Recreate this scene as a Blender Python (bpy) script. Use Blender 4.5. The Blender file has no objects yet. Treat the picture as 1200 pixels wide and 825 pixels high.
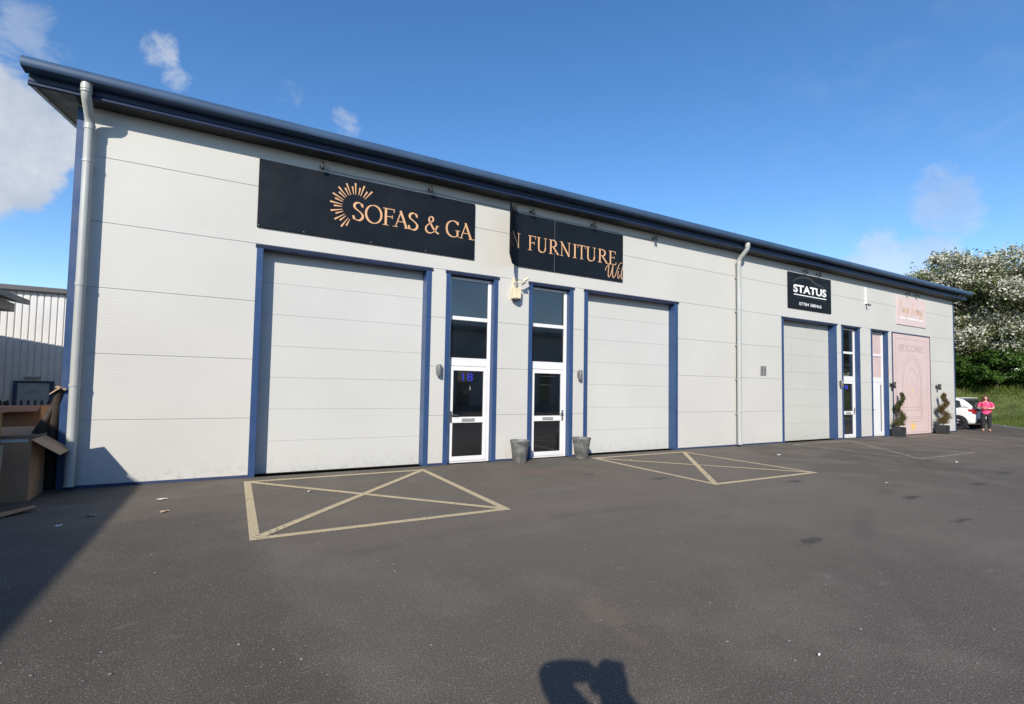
import bpy, bmesh, math, random
import numpy as np
from mathutils import Vector, Matrix, Quaternion
random.seed(7); RNG = np.random.default_rng(11)
sc = bpy.context.scene
C = sc.collection
R = math.radians
PI = math.pi

# ------------------------------------------------------------------ camera solution (metres, facade on y = 0)
F_PX, CAM = 571.3754, Vector((0, -9.295, 1.616))
CR, CU, CF = Vector((0.88, -0.474, 0.018)).normalized(), Vector((-0.038, -0.032, 0.999)), Vector((0.473, 0.88, 0.046))
yaw, pitch, roll = R(28.2454924), R(2.6580691), R(1.03832412)
CF = Vector((math.sin(yaw)*math.cos(pitch), math.cos(yaw)*math.cos(pitch), math.sin(pitch)))
rt = Vector((math.cos(yaw), -math.sin(yaw), 0)); up = rt.cross(CF)
CR = math.cos(roll)*rt + math.sin(roll)*up
CU = -math.sin(roll)*rt + math.cos(roll)*up
SUN_EL, SUN_AZ = R(28.8), R(40.5)
SUND = Vector((math.cos(SUN_EL)*math.sin(SUN_AZ), math.cos(SUN_EL)*math.cos(SUN_AZ), -math.sin(SUN_EL)))   # travel direction of light

# ------------------------------------------------------------------ materials
MATS = {}
class NT:
    def __init__(s, m): s.t = m.node_tree; s.n = s.t.nodes; s.l = s.t.links
    def add(s, typ, **kw):
        n = s.n.new(typ)
        for k, v in kw.items():
            if k in n.bl_rna.properties and k not in ('inputs',): setattr(n, k, v)
        return n
    def link(s, a, b): s.l.new(a, b)
    def math(s, op, a, b=None, c=None, clamp=False):
        n = s.n.new('ShaderNodeMath'); n.operation = op; n.use_clamp = clamp
        for i, v in enumerate((a, b, c)):
            if v is None: continue
            if isinstance(v, (int, float)): n.inputs[i].default_value = v
            else: s.l.new(v, n.inputs[i])
        return n.outputs[0]
    def noise(s, vec, scale, detail=3, rough=.55, dist=0):
        n = s.n.new('ShaderNodeTexNoise'); n.inputs['Scale'].default_value = scale
        n.inputs['Detail'].default_value = detail; n.inputs['Roughness'].default_value = rough
        n.inputs['Distortion'].default_value = dist
        s.l.new(vec, n.inputs['Vector']); return n.outputs['Fac']
    def ramp(s, fac, lo, hi, a=0., b=1.):
        n = s.n.new('ShaderNodeMapRange'); n.interpolation_type = 'SMOOTHSTEP'
        n.inputs['From Min'].default_value = lo; n.inputs['From Max'].default_value = hi
        n.inputs['To Min'].default_value = a; n.inputs['To Max'].default_value = b
        s.l.new(fac, n.inputs['Value']); return n.outputs[0]
    def mix(s, fac, a, b, typ='MIX'):
        n = s.n.new('ShaderNodeMix'); n.data_type = 'RGBA'; n.blend_type = typ
        if isinstance(fac, (int, float)): n.inputs[0].default_value = fac
        else: s.l.new(fac, n.inputs[0])
        for i, v in ((6, a), (7, b)):
            if isinstance(v, (tuple, list)): n.inputs[i].default_value = (*v[:3], 1)
            else: s.l.new(v, n.inputs[i])
        return n.outputs[2]
    def vmul(s, vec, v):
        n = s.n.new('ShaderNodeVectorMath'); n.operation = 'MULTIPLY'
        s.l.new(vec, n.inputs[0]); n.inputs[1].default_value = v; return n.outputs[0]
    def bump(s, h, strength, dist=.01):
        n = s.n.new('ShaderNodeBump'); n.inputs['Strength'].default_value = strength
        n.inputs['Distance'].default_value = dist; s.l.new(h, n.inputs['Height']); return n.outputs[0]

def newmat(name):
    m = bpy.data.materials.new(name); m.use_nodes = True
    t = NT(m); b = t.n['Principled BSDF']
    tc = t.n.new('ShaderNodeTexCoord')
    return m, t, b, tc.outputs['Object']

def mat(name, col, rough=.5, metal=0., var=.12, scale=3., grime=None, bump=0., bscale=60., spec=.5, stretch=None):
    """plain procedural material: colour mottled by noise, optional dirt patches and bump"""
    if name in MATS: return MATS[name]
    m, t, b, co = newmat(name)
    v = t.vmul(co, stretch) if stretch else co
    n1 = t.noise(v, scale, 4)
    c = t.mix(t.ramp(n1, .3, .7), tuple(x*(1-var) for x in col), tuple(min(1, x*(1+var)) for x in col))
    if grime:
        c = t.mix(t.ramp(t.noise(v, scale*.7, 6, .65), .56, .78, 0, grime[1]), c, grime[0])
    t.link(c, b.inputs['Base Color'])
    b.inputs['Roughness'].default_value = rough; b.inputs['Metallic'].default_value = metal
    b.inputs['Specular IOR Level'].default_value = spec
    r = t.ramp(t.noise(co, scale*2.3, 3), .3, .7, max(0, rough-(.07 if rough > .36 else .015)), min(1, rough+(.07 if rough > .36 else .015))); t.link(r, b.inputs['Roughness'])
    if bump: t.link(t.bump(t.noise(co, bscale, 3), bump, .004), b.inputs['Normal'])
    MATS[name] = m; return m

def mat_cladding(name, col, period, strength, grime=.3):
    """ribbed metal panel: fine horizontal ribs as bump, faint rain streaks"""
    m, t, b, co = newmat(name)
    sx = t.add('ShaderNodeSeparateXYZ'); t.link(co, sx.inputs[0])
    z = t.math('MULTIPLY', sx.outputs[2], 2*PI/period)
    wv = t.ramp(t.math('SINE', z), -.6, .6)
    t.link(t.bump(wv, strength, .004), b.inputs['Normal'])
    big = t.noise(t.vmul(co, (.5, .5, .5)), 1.2, 4)
    c = t.mix(t.ramp(big, .3, .7), tuple(x*.97 for x in col), tuple(x*1.025 for x in col))
    st = t.noise(t.vmul(co, (3, 3, .2)), 1.6, 6, .65)
    c = t.mix(t.ramp(st, .55, .88, 0, grime*.6), c, (col[0]*.72, col[1]*.71, col[2]*.67))
    low = t.ramp(sx.outputs[2], .0, .45, 1, 0)
    sp = t.noise(co, 9, 5, .7)
    c = t.mix(t.math('MULTIPLY', low, t.ramp(sp, .45, .75, 0, .5)), c, (.30, .28, .25))
    t.link(c, b.inputs['Base Color']); b.inputs['Roughness'].default_value = .42
    b.inputs['Specular IOR Level'].default_value = .35
    MATS[name] = m; return m

def mat_asphalt():
    m, t, b, co = newmat('asphalt')
    big = t.noise(co, .16, 4, .55); mid = t.noise(t.vmul(co, (1, 1, 1)), .9, 5, .6)
    c = t.mix(t.ramp(big, .32, .68), (.068, .060, .053), (.112, .099, .087))
    # antisolar brightening and lens falloff painted in: tarmac paler mid-yard than at the edges
    bright_zone = t.add('ShaderNodeVectorMath'); bright_zone.operation = 'SUBTRACT'; t.link(co, bright_zone.inputs[0]); bright_zone.inputs[1].default_value = (6.0, -4.2, 0)
    ll = t.add('ShaderNodeVectorMath'); ll.operation = 'LENGTH'; t.link(t.vmul(bright_zone.outputs[0], (.16, .28, 0)), ll.inputs[0])
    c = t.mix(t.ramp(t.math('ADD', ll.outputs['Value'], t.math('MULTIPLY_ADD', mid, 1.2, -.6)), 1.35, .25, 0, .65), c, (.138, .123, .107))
    c = t.mix(t.ramp(mid, .42, .66, 0, .8), c, (.138, .124, .108))
    # swept tyre arcs: stretched noise
    ar = t.noise(t.vmul(co, (.25, 1.5, 1)), .55, 4, .6, 1.2)
    c = t.mix(t.ramp(ar, .54, .70, 0, .5), c, (.145, .131, .115))
    # a few rectangles of darker tarmac, their edges broken up by noise
    for x, y, hx, hy, rot, amt in [(-3.2, -5.2, 3.6, 2.6, .12, .38), (13.5, -8.2, 3.2, 1.3, -.10, .34), (17.5, -2.6, 1.6, .7, .05, .28)]:
        s = t.add('ShaderNodeMapping'); s.vector_type = 'TEXTURE'; s.inputs['Location'].default_value = (x, y, 0); s.inputs['Rotation'].default_value = (0, 0, rot); s.inputs['Scale'].default_value = (hx, hy, 1)
        t.link(co, s.inputs['Vector']); q = t.add('ShaderNodeSeparateXYZ'); t.link(s.outputs[0], q.inputs[0])
        e = t.math('MAXIMUM', t.math('ABSOLUTE', q.outputs[0]), t.math('ABSOLUTE', q.outputs[1])); e = t.math('ADD', e, t.math('MULTIPLY_ADD', t.noise(co, 2.2, 6, .7), .30, -.15))
        c = t.mix(t.ramp(e, 1.04, .94, 0, amt), c, (.052, .048, .044))
    # long faint tyre sweeps curving towards the doors
    for x, y, r_, wd_, amt in [(12.0, -16.5, 11.6, .16, .26), (12.0, -16.5, 13.1, .15, .24), (3.5, -13.0, 8.8, .14, .26), (18.0, -12.0, 9.0, .16, .2)]:
        s = t.add('ShaderNodeVectorMath'); s.operation = 'DISTANCE'; t.link(co, s.inputs[0]); s.inputs[1].default_value = (x, y, 0)
        e = t.math('ABSOLUTE', t.math('SUBTRACT', s.outputs['Value'], r_)); br = t.ramp(t.noise(co, .55, 4, .6), .45, .65)
        c = t.mix(t.math('MULTIPLY', t.ramp(e, wd_, wd_*.3, 0, amt), br), c, (.045, .043, .041))
    # aggregate
    a1 = t.noise(co, 105, 3, .7); c = t.mix(1., c, t.mix(t.ramp(a1, .25, .75), (.355, .338, .308), (1.69, 1.61, 1.48)), 'MULTIPLY')
    vo = t.add('ShaderNodeTexVoronoi'); vo.inputs['Scale'].default_value = 85; t.link(co, vo.inputs['Vector'])
    sv = t.add('ShaderNodeSeparateColor'); t.link(vo.outputs['Color'], sv.inputs[0])
    st = t.math('MULTIPLY', t.ramp(sv.outputs[0], .80, .92), t.ramp(vo.outputs['Distance'], .5, .2))
    c = t.mix(t.math('MULTIPLY', st, .5), c, (.36, .34, .30))
    # pale scuffs
    sc1 = t.noise(t.vmul(co, (1, 2.2, 1)), 2.3, 6, .7)
    c = t.mix(t.ramp(sc1, .60, .76, 0, .6), c, (.22, .205, .185))
    # stains with a place of their own: (x, y, rx, ry, colour, amount)
    spots = [(5.25, -1.42, .62, .2, (.20, .105, .08), .42), (2.42, -6.5, .17, .26, (.22, .155, .11), .24), (2.35, -6.85, .10, .12, (.22, .155, .11), .18),
             (8.98, -4.04, .26, .10, (.035, .033, .031), .75), (9.36, -5.6, .30, .09, (.032, .03, .028), .75), (8.3, -6.55, .22, .07, (.03, .03, .03), .7), (12.0, -5.58, .30, .10, (.03, .03, .03), .7),
             (5.56, -6.19, .26, .08, (.035, .033, .031), .7), (6.82, -2.87, .28, .09, (.035, .033, .03), .7), (5.9, -2.05, .10, .16, (.035, .033, .03), .6), (14.2, -5.3, .4, .12, (.035, .035, .035), .6),
             (3.2, -4.6, .5, .22, (.15, .14, .125), .4), (4.6, -2.9, .7, .16, (.16, .15, .135), .4), (8.2, -4.4, 1.1, .3, (.15, .14, .125), .35), (2.1, -2.4, .25, .12, (.16, .15, .135), .4)]
    wob = t.noise(co, 5.5, 7, .72)
    for x, y, rx, ry, colr, amt in spots:
        s = t.add('ShaderNodeVectorMath'); s.operation = 'SUBTRACT'; t.link(co, s.inputs[0]); s.inputs[1].default_value = (x, y, 0)
        q = t.vmul(s.outputs[0], (1/rx, 1/ry, 0))
        l = t.add('ShaderNodeVectorMath'); l.operation = 'LENGTH'; t.link(q, l.inputs[0])
        d = t.math('ADD', l.outputs['Value'], t.math('MULTIPLY_ADD', wob, 3.6, -1.8))
        c = t.mix(t.ramp(d, 1.05, .45, 0, amt), c, colr)
    t.link(c, b.inputs['Base Color']); b.inputs['Roughness'].default_value = .82
    b.inputs['Specular IOR Level'].default_value = .35
    t.link(t.bump(t.math('ADD', a1, t.math('MULTIPLY', vo.outputs['Distance'], .5)), .55, .006), b.inputs['Normal'])
    MATS['asphalt'] = m; return m

def mat_line(name, col, wear):
    """road paint worn through to the tarmac below"""
    m, t, b, co = newmat(name)
    n = t.noise(co, 26, 6, .75); n2 = t.noise(co, 2.2, 4)
    c = t.mix(t.ramp(n2, .3, .7), tuple(x*.82 for x in col), col)
    t.link(c, b.inputs['Base Color']); b.inputs['Roughness'].default_value = .75
    tr = t.add('ShaderNodeBsdfTransparent'); mx = t.add('ShaderNodeMixShader')
    k = t.math('ADD', t.math('MULTIPLY', n, .75), t.math('MULTIPLY', n2, .25))
    t.link(t.ramp(k, wear-.07, wear+.07, 1, 0), mx.inputs[0]); t.link(tr.outputs[0], mx.inputs[1]) if False else None
    t.link(b.outputs[0], mx.inputs[1]); t.link(tr.outputs[0], mx.inputs[2])
    t.link(t.ramp(k, wear-.07, wear+.07, 0, 1), mx.inputs[0])
    t.link(mx.outputs[0], t.n['Material Output'].inputs[0]); MATS[name] = m; return m

def mat_glass(name, tint=(.004, .005, .006), wav=.03):
    m, t, b, co = newmat(name)
    n = t.noise(co, 1.3, 2)
    c = t.mix(t.ramp(n, .35, .65), tint, tuple(x*1.8 for x in tint))
    t.link(c, b.inputs['Base Color']); b.inputs['Roughness'].default_value = .03
    b.inputs['Specular IOR Level'].default_value = 1.0; b.inputs['Coat Weight'].default_value = 1; b.inputs['Coat Roughness'].default_value = .02; b.inputs['Coat IOR'].default_value = 1.6
    t.link(t.bump(t.noise(co, 1.1, 2), wav, .02), b.inputs['Normal'])
    MATS[name] = m; return m

def mat_leaf(name, a, b_, trans=.25, scale=.9):
    m, t, b, co = newmat(name)
    n = t.noise(co, scale, 3); n2 = t.noise(co, 14, 2)
    c = t.mix(t.ramp(n, .35, .65), a, b_)
    c = t.mix(t.ramp(n2, .3, .7, 0, .5), c, tuple(x*.6 for x in a))
    t.link(c, b.inputs['Base Color']); b.inputs['Roughness'].default_value = .6
    b.inputs['Specular IOR Level'].default_value = .25
    tr = t.add('ShaderNodeBsdfTranslucent'); t.link(c, tr.inputs[0])
    mx = t.add('ShaderNodeMixShader'); mx.inputs[0].default_value = trans
    t.link(b.outputs[0], mx.inputs[1]); t.link(tr.outputs[0], mx.inputs[2]); t.link(mx.outputs[0], t.n['Material Output'].inputs[0])
    MATS[name] = m; return m

M_WALL = mat_cladding('pale_cladding', (.520, .515, .485), .05, .10)
M_DOOR = mat_cladding('door_panel_white', (.515, .52, .495), .04, .12, .2)
M_DOORC = mat_cladding('door_panel_cream', (.475, .48, .445), .04, .12, .25)
M_PINK = mat('pink_board', (.585, .455, .445), .5, var=.03, scale=.8, grime=((.50, .39, .37), .25))
M_PINKG = mat('pink_film', (.57, .44, .43), .25, var=.04)
M_BLUE = mat('blue_steel', (.027, .062, .155), .38, var=.08, scale=1.5, grime=((.05, .08, .15), .4))
M_GUT = mat('blue_gutter', (.042, .078, .142), .36, var=.10, scale=1.2, grime=((.09, .11, .14), .5))
M_DARKBLUE = mat('blue_flashing', (.03, .045, .10), .5, var=.15)
M_ROOF = mat('roof_steel', (.12, .14, .17), .5, var=.1, scale=.6)
M_FASC = mat('navy_fascia', (.014, .024, .058), .35, var=.1, scale=1.5)
M_SOFF = mat('soffit_grey', (.022, .021, .018), .6, var=.12)
M_VERGE = mat('verge_grey', (.16, .18, .20), .5, var=.1)
M_PIPE = mat('pipe_grey', (.37, .385, .37), .42, var=.06, scale=2, grime=((.33, .35, .33), .5))
M_UPVC = mat('white_upvc', (.71, .71, .71), .3, var=.03, scale=2)
M_GLASS = mat_glass('dark_glass')
M_CARGLASS = mat_glass('car_glass', (.02, .023, .025), .0)
M_BLACK = mat('black_plastic', (.02, .02, .02), .5, var=.2)
M_DGREY = mat('dark_grey_metal', (.075, .08, .085), .45, var=.12)
M_GREY = mat('grey_metal', (.30, .31, .31), .4, var=.1)
M_MID = mat('mid_grey_metal', (.13, .135, .14), .5, var=.1)
M_CREAM = mat('cream_plastic', (.66, .57, .40), .45, var=.08)
M_SIGN = mat('navy_sign', (.0065, .009, .013), .45, var=.2, scale=1.3, grime=((.012, .015, .020), .35), spec=.22)
M_SIGNB = mat('black_sign', (.007, .0075, .008), .42, var=.2, spec=.22)
M_GOLD = mat('copper_vinyl', (.62, .36, .19), .42, var=.07, scale=4)
M_SAND = mat('sand_vinyl', (.62, .40, .24), .5, var=.08)
M_WHITE = mat('white_vinyl', (.80, .80, .80), .4, var=.03)
M_OLIVE = mat('olive_vinyl', (.045, .046, .036), .5, var=.1)
M_BROWNL = mat('brown_vinyl', (.44, .315, .29), .5, var=.08)
M_YEL = mat('gold_vinyl', (.74, .50, .16), .45, var=.08)
M_BLUEN = mat('blue_vinyl', (.03, .032, .36), .35, var=.05)
M_ZINC = mat('zinc', (.15, .155, .155), .55, metal=.2, var=.35, scale=7, grime=((.36, .36, .34), .7), bump=.25, bscale=25)
M_SOIL = mat('soil', (.04, .03, .022), .95, var=.3, scale=18, bump=.6)
M_PLANTER = mat('black_planter', (.025, .028, .03), .5, var=.2, scale=4)
M_CARD = mat('cardboard', (.36, .215, .12), .85, var=.12, scale=3, grime=((.24, .14, .08), .6))
M_CARD2 = mat('cardboard_pale', (.44, .29, .17), .85, var=.08, scale=2)
M_CARD3 = mat('cardboard_orange', (.30, .145, .07), .8, var=.12, scale=2)
M_CARDIN = mat('cardboard_inside', (.28, .17, .09), .9, var=.1)
M_REDINK = mat('red_ink', (.28, .07, .045), .8, var=.2, scale=9)
M_TAPE = mat('packing_tape', (.55, .55, .52), .25, var=.1)
M_ROLL = mat('dark_wrap', (.026, .018, .011), .75, var=.35, scale=5, bump=.4, bscale=30)
M_PAPER = mat('paper', (.70, .68, .64), .8, var=.1, scale=20)
M_TANP = mat('tan_paper', (.50, .36, .22), .85, var=.15, scale=20)
M_CORR = mat('white_steel', (.58, .575, .56), .45, var=.05, scale=.7, grime=((.55, .55, .55), .4))
M_GDOOR = mat('pale_door', (.30, .34, .36), .45, var=.06)
M_NROOF = mat('neighbour_steel', (.06, .06, .065), .5, var=.12)
M_NWALL = mat_cladding('neighbour_cladding', (.5, .5, .49), .05, .1)
M_FENCE = mat('fence_paint', (.018, .025, .035), .5, var=.2)
M_KERB = mat('concrete_kerb', (.34, .33, .30), .9, var=.15, scale=4, bump=.3)
M_CARW = mat('white_car_paint', (.78, .78, .78), .16, var=.01, spec=.6)
M_TYRE = mat('tyre_rubber', (.018, .018, .018), .85, var=.2)
M_RIM = mat('dark_alloy', (.06, .06, .065), .3, metal=.6, var=.1)
M_HUB = mat('bright_alloy', (.6, .6, .62), .3, metal=.6, var=.05)
M_RED = mat('red_lens', (.45, .015, .03), .15, var=.1)
M_PINKT = mat('pink_cotton', (.80, .07, .20), .85, var=.1, scale=6, bump=.25)
M_TROUS = mat('black_cotton', (.016, .017, .02), .85, var=.2, scale=6, bump=.2)
M_SKIN = mat('skin', (.56, .33, .24), .5, var=.06, scale=8)
M_HAIR = mat('dark_hair', (.06, .012, .010), .45, var=.3, scale=20)
M_SHOE = mat('tan_shoe', (.35, .17, .11), .6, var=.1)
M_EYE = mat('eye_dark', (.02, .015, .012), .2, var=.1)
M_LIP = mat('lip', (.42, .14, .13), .5, var=.05)
M_JACKET = mat('navy_jacket', (.03, .035, .05), .8, var=.15)
M_BARK = mat('bark', (.10, .072, .052), .95, var=.3, scale=7, bump=.7, bscale=20)
M_LEAF_H = mat_leaf('hawthorn_leaf', (.125, .155, .050), (.205, .215, .100), .4)
M_BLOSSOM = mat_leaf('hawthorn_blossom', (.58, .58, .46), (.74, .73, .64), .3)
M_LEAF_G = mat_leaf('bush_leaf', (.055, .125, .020), (.110, .195, .036), .35)
M_LEAF_T = mat_leaf('topiary_leaf', (.06, .08, .022), (.135, .125, .045), .2, 6)
M_LEAF_B = mat_leaf('brown_topiary_leaf', (.14, .085, .03), (.115, .105, .04), .2, 6)
M_GRASS = mat_leaf('grass_blade', (.10, .155, .022), (.180, .215, .045), .4, .5)
M_TURF = mat('turf', (.092, .118, .026), .95, var=.35, scale=1.6, grime=((.11, .085, .04), .6), bump=.8, bscale=14)
M_EARTH = mat('far_grass', (.06, .085, .025), .95, var=.3, scale=.08)
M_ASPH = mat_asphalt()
M_LINE = mat_line('cream_road_paint', (.54, .44, .27), .58)
M_LINE2 = mat_line('faded_road_paint', (.44, .38, .27), .50)
M_OPP = mat_cladding('opposite_cladding', (.35, .36, .37), .2, .3)

# ------------------------------------------------------------------ objects
ORI = {}
def props(o, label=None, cat=None, group=None, kind=None):
    if label: o['label'] = label
    if cat: o['category'] = cat
    if group: o['group'] = group
    if kind: o['kind'] = kind
    return o
def thing(name, label, cat, loc=(0, 0, 0), rz=0, group=None):
    o = bpy.data.objects.new(name, None); C.objects.link(o); o.location = loc; o.rotation_euler = (0, 0, rz)
    o.empty_display_size = .2
    ORI[o] = Vector(loc); return props(o, label, cat, group)

class MB:
    def __init__(s): s.v = []; s.f = []
    def add(s, vs, fs):
        k = len(s.v); s.v += [tuple(v) for v in vs]; s.f += [tuple(i+k for i in f) for f in fs]; return s
    def box(s, x0, x1, y0, y1, z0, z1):
        return s.add([(x0,y0,z0),(x1,y0,z0),(x1,y1,z0),(x0,y1,z0),(x0,y0,z1),(x1,y0,z1),(x1,y1,z1),(x0,y1,z1)],
                     [(0,3,2,1),(4,5,6,7),(0,1,5,4),(1,2,6,5),(2,3,7,6),(3,0,4,7)])
    def obox(s, c, ax, ay, az):
        c, ax, ay, az = map(Vector, (c, ax, ay, az))
        vs = [c+sx*ax+sy*ay+sz*az for sz in (-1,1) for sx, sy in ((-1,-1),(1,-1),(1,1),(-1,1))]
        return s.add(vs, [(0,3,2,1),(4,5,6,7),(0,1,5,4),(1,2,6,5),(2,3,7,6),(3,0,4,7)])
    def prism(s, poly, axis, a, b):
        """poly = list of 2D points; axis 'x': (y,z); 'y': (x,z); 'z': (x,y)"""
        n = len(poly)
        def P(p, t): return {'x': (t, p[0], p[1]), 'y': (p[0], t, p[1]), 'z': (p[0], p[1], t)}[axis]
        return s.add([P(p, a) for p in poly]+[P(p, b) for p in poly],
                     [tuple(range(n)), tuple(range(2*n-1, n-1, -1))]+[(i, i+n, (i+1)%n+n, (i+1)%n) for i in range(n)])
    def sheet(s, pts): return s.add(pts, [tuple(range(len(pts)))])
    def tube(s, pts, r, n=12, cap=True):
        pts = [Vector(p) for p in pts]; m = len(pts); rr = r if isinstance(r, (list, tuple)) else [r]*m
        vs = []; ref = None
        for i in range(m):
            d = (pts[min(i+1, m-1)]-pts[max(i-1, 0)]).normalized()
            if ref is None: ref = Vector((0, 0, 1)) if abs(d.z) < .9 else Vector((1, 0, 0))
            a = (ref-d*ref.dot(d)).normalized(); b = d.cross(a); ref = a
            vs += [pts[i]+rr[i]*(math.cos(2*PI*k/n)*a+math.sin(2*PI*k/n)*b) for k in range(n)]
        fs = [(i*n+k, i*n+(k+1)%n, (i+1)*n+(k+1)%n, (i+1)*n+k) for i in range(m-1) for k in range(n)]
        if cap: fs += [tuple(range(n-1, -1, -1)), tuple((m-1)*n+k for k in range(n))]
        return s.add(vs, fs)
    def lathe(s, prof, n=32, c=(0, 0, 0), axis='z', close=False):
        vs = []
        for r, h in prof:
            for k in range(n):
                a = 2*PI*k/n; p, q = r*math.cos(a), r*math.sin(a)
                vs.append({'z': (c[0]+p, c[1]+q, c[2]+h), 'x': (c[0]+h, c[1]+p, c[2]+q), 'y': (c[0]+p, c[1]+h, c[2]+q)}[axis])
        m = len(prof)
        fs = [(i*n+k, i*n+(k+1)%n, (i+1)*n+(k+1)%n, (i+1)*n+k) for i in range(m-1) for k in range(n)]
        if close: fs += [((m-1)*n+k, (m-1)*n+(k+1)%n, (k+1)%n, k) for k in range(n)]
        else: fs += [tuple(range(n-1, -1, -1)), tuple((m-1)*n+k for k in range(n))]
        return s.add(vs, fs)
    def ell(s, c, r, n=14, m=8):
        vs = []; 
        for j in range(1, m):
            t = PI*j/m
            vs += [(c[0]+r[0]*math.sin(t)*math.cos(2*PI*k/n), c[1]+r[1]*math.sin(t)*math.sin(2*PI*k/n), c[2]+r[2]*math.cos(t)) for k in range(n)]
        vs += [(c[0], c[1], c[2]+r[2]), (c[0], c[1], c[2]-r[2])]; T = len(vs)-2
        fs = [(j*n+k, j*n+(k+1)%n, (j+1)*n+(k+1)%n, (j+1)*n+k) for j in range(m-2) for k in range(n)]
        fs += [(k, T, (k+1)%n) for k in range(n)]+[((m-2)*n+k, (m-2)*n+(k+1)%n, T+1) for k in range(n)]
        return s.add(vs, fs)
    def map(s, fn): s.v = [tuple(fn(Vector(v))) for v in s.v]; return s
    def build(s, name, m, parent=None, bevel=0, smooth=False, recalc=True, origin=None, subsurf=0, solid=0):
        o0 = Vector(origin) if origin is not None else (ORI[parent] if parent is not None else Vector((0, 0, 0)))
        me = bpy.data.meshes.new(name); me.from_pydata([tuple(Vector(v)-o0) for v in s.v], [], s.f)
        if recalc:
            bm = bmesh.new(); bm.from_mesh(me); bmesh.ops.recalc_face_normals(bm, faces=bm.faces); bm.to_mesh(me); bm.free()
        if smooth:
            me.polygons.foreach_set('use_smooth', [True]*len(me.polygons))
            if smooth != 'all':
                try: me.set_sharp_from_angle(angle=R(40))
                except Exception: pass
        me.materials.append(m); o = bpy.data.objects.new(name, me); C.objects.link(o)
        if parent is not None: o.parent = parent; ORI[o] = ORI[parent]
        else: o.location = o0; ORI[o] = o0
        if solid: d = o.modifiers.new('t', 'SOLIDIFY'); d.thickness = solid; d.offset = 0
        if bevel: d = o.modifiers.new('b', 'BEVEL'); d.width = bevel; d.segments = 2; d.limit_method = 'ANGLE'
        if subsurf: d = o.modifiers.new('s', 'SUBSURF'); d.levels = d.render_levels = subsurf
        return o

def dup(root, loc, rz=None, label=None, group=None):
    r = root.copy(); C.objects.link(r); r.location = loc
    if rz is not None: r.rotation_euler = (0, 0, rz)
    if label: r['label'] = label
    if group: r['group'] = group
    for ch in list(root.children):
        c = ch.copy(); C.objects.link(c); c.parent = r
        for g in list(ch.children):
            d = g.copy(); C.objects.link(d); d.parent = c
    return r

# ------------------------------------------------------------------ writing
def catmull(P, n=7):
    P = [Vector(p) for p in P]; out = []
    for i in range(len(P)-1):
        a, b, c, d = P[max(i-1, 0)], P[i], P[i+1], P[min(i+2, len(P)-1)]
        for k in range(n):
            t = k/n
            out.append(.5*((2*b)+(c-a)*t+(2*a-5*b+4*c-d)*t*t+(3*b-a-3*c+d)*t**3))
    out.append(P[-1]); return out
class Ink:
    """flat strokes in (x, z); every stroke lies a hair above the last so that none share a plane"""
    def __init__(s): s.q = []
    def poly(s, pts): s.q.append([tuple(p) for p in pts])
    def bar(s, a, b, w):
        a, b = Vector(a), Vector(b); d = (b-a).normalized(); n = Vector((-d.y, d.x))*w/2
        s.strip([a, b], [w, w])
    def strip(s, P, W):
        L = []; Rr = []
        for i, p in enumerate(P):
            d = (P[min(i+1, len(P)-1)]-P[max(i-1, 0)]).normalized(); n = Vector((-d.y, d.x))
            L.append(p+n*W[i]/2); Rr.append(p-n*W[i]/2)
        s.q.append(('strip', [tuple(p) for p in L], [tuple(p) for p in Rr]))
    def nib(s, pts, thick, thin, ang=20, smooth=True):
        P = catmull(pts) if smooth else [Vector(p) for p in pts]; W = []
        for i in range(len(P)):
            d = P[min(i+1, len(P)-1)]-P[max(i-1, 0)]; a = math.atan2(d.y, d.x)
            W.append(thin+(thick-thin)*abs(math.sin(a-R(ang))))
        s.strip(P, W)
    def mesh(s, fn, lift=.0002, cut=0):
        """fn maps (x, z, k) to a 3D point"""
        mb = MB()
        for i, q in enumerate(s.q):
            h = i % 7*lift
            if q and q[0] == 'strip':
                L, Rr = q[1], q[2]; n = len(L)
                mb.add([fn(p[0], p[1], h) for p in L]+[fn(p[0], p[1], h) for p in Rr], [(j, j+1, n+j+1, n+j) for j in range(n-1)])
            else: mb.sheet([fn(p[0], p[1], h) for p in q])
        return mb
TH, TN, SF = .112, .045, .034      # Roman capital: thick, thin, serif height
def ser(k, x, z, w=.30): k.bar((x-w/2, z), (x+w/2, z), SF)
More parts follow.
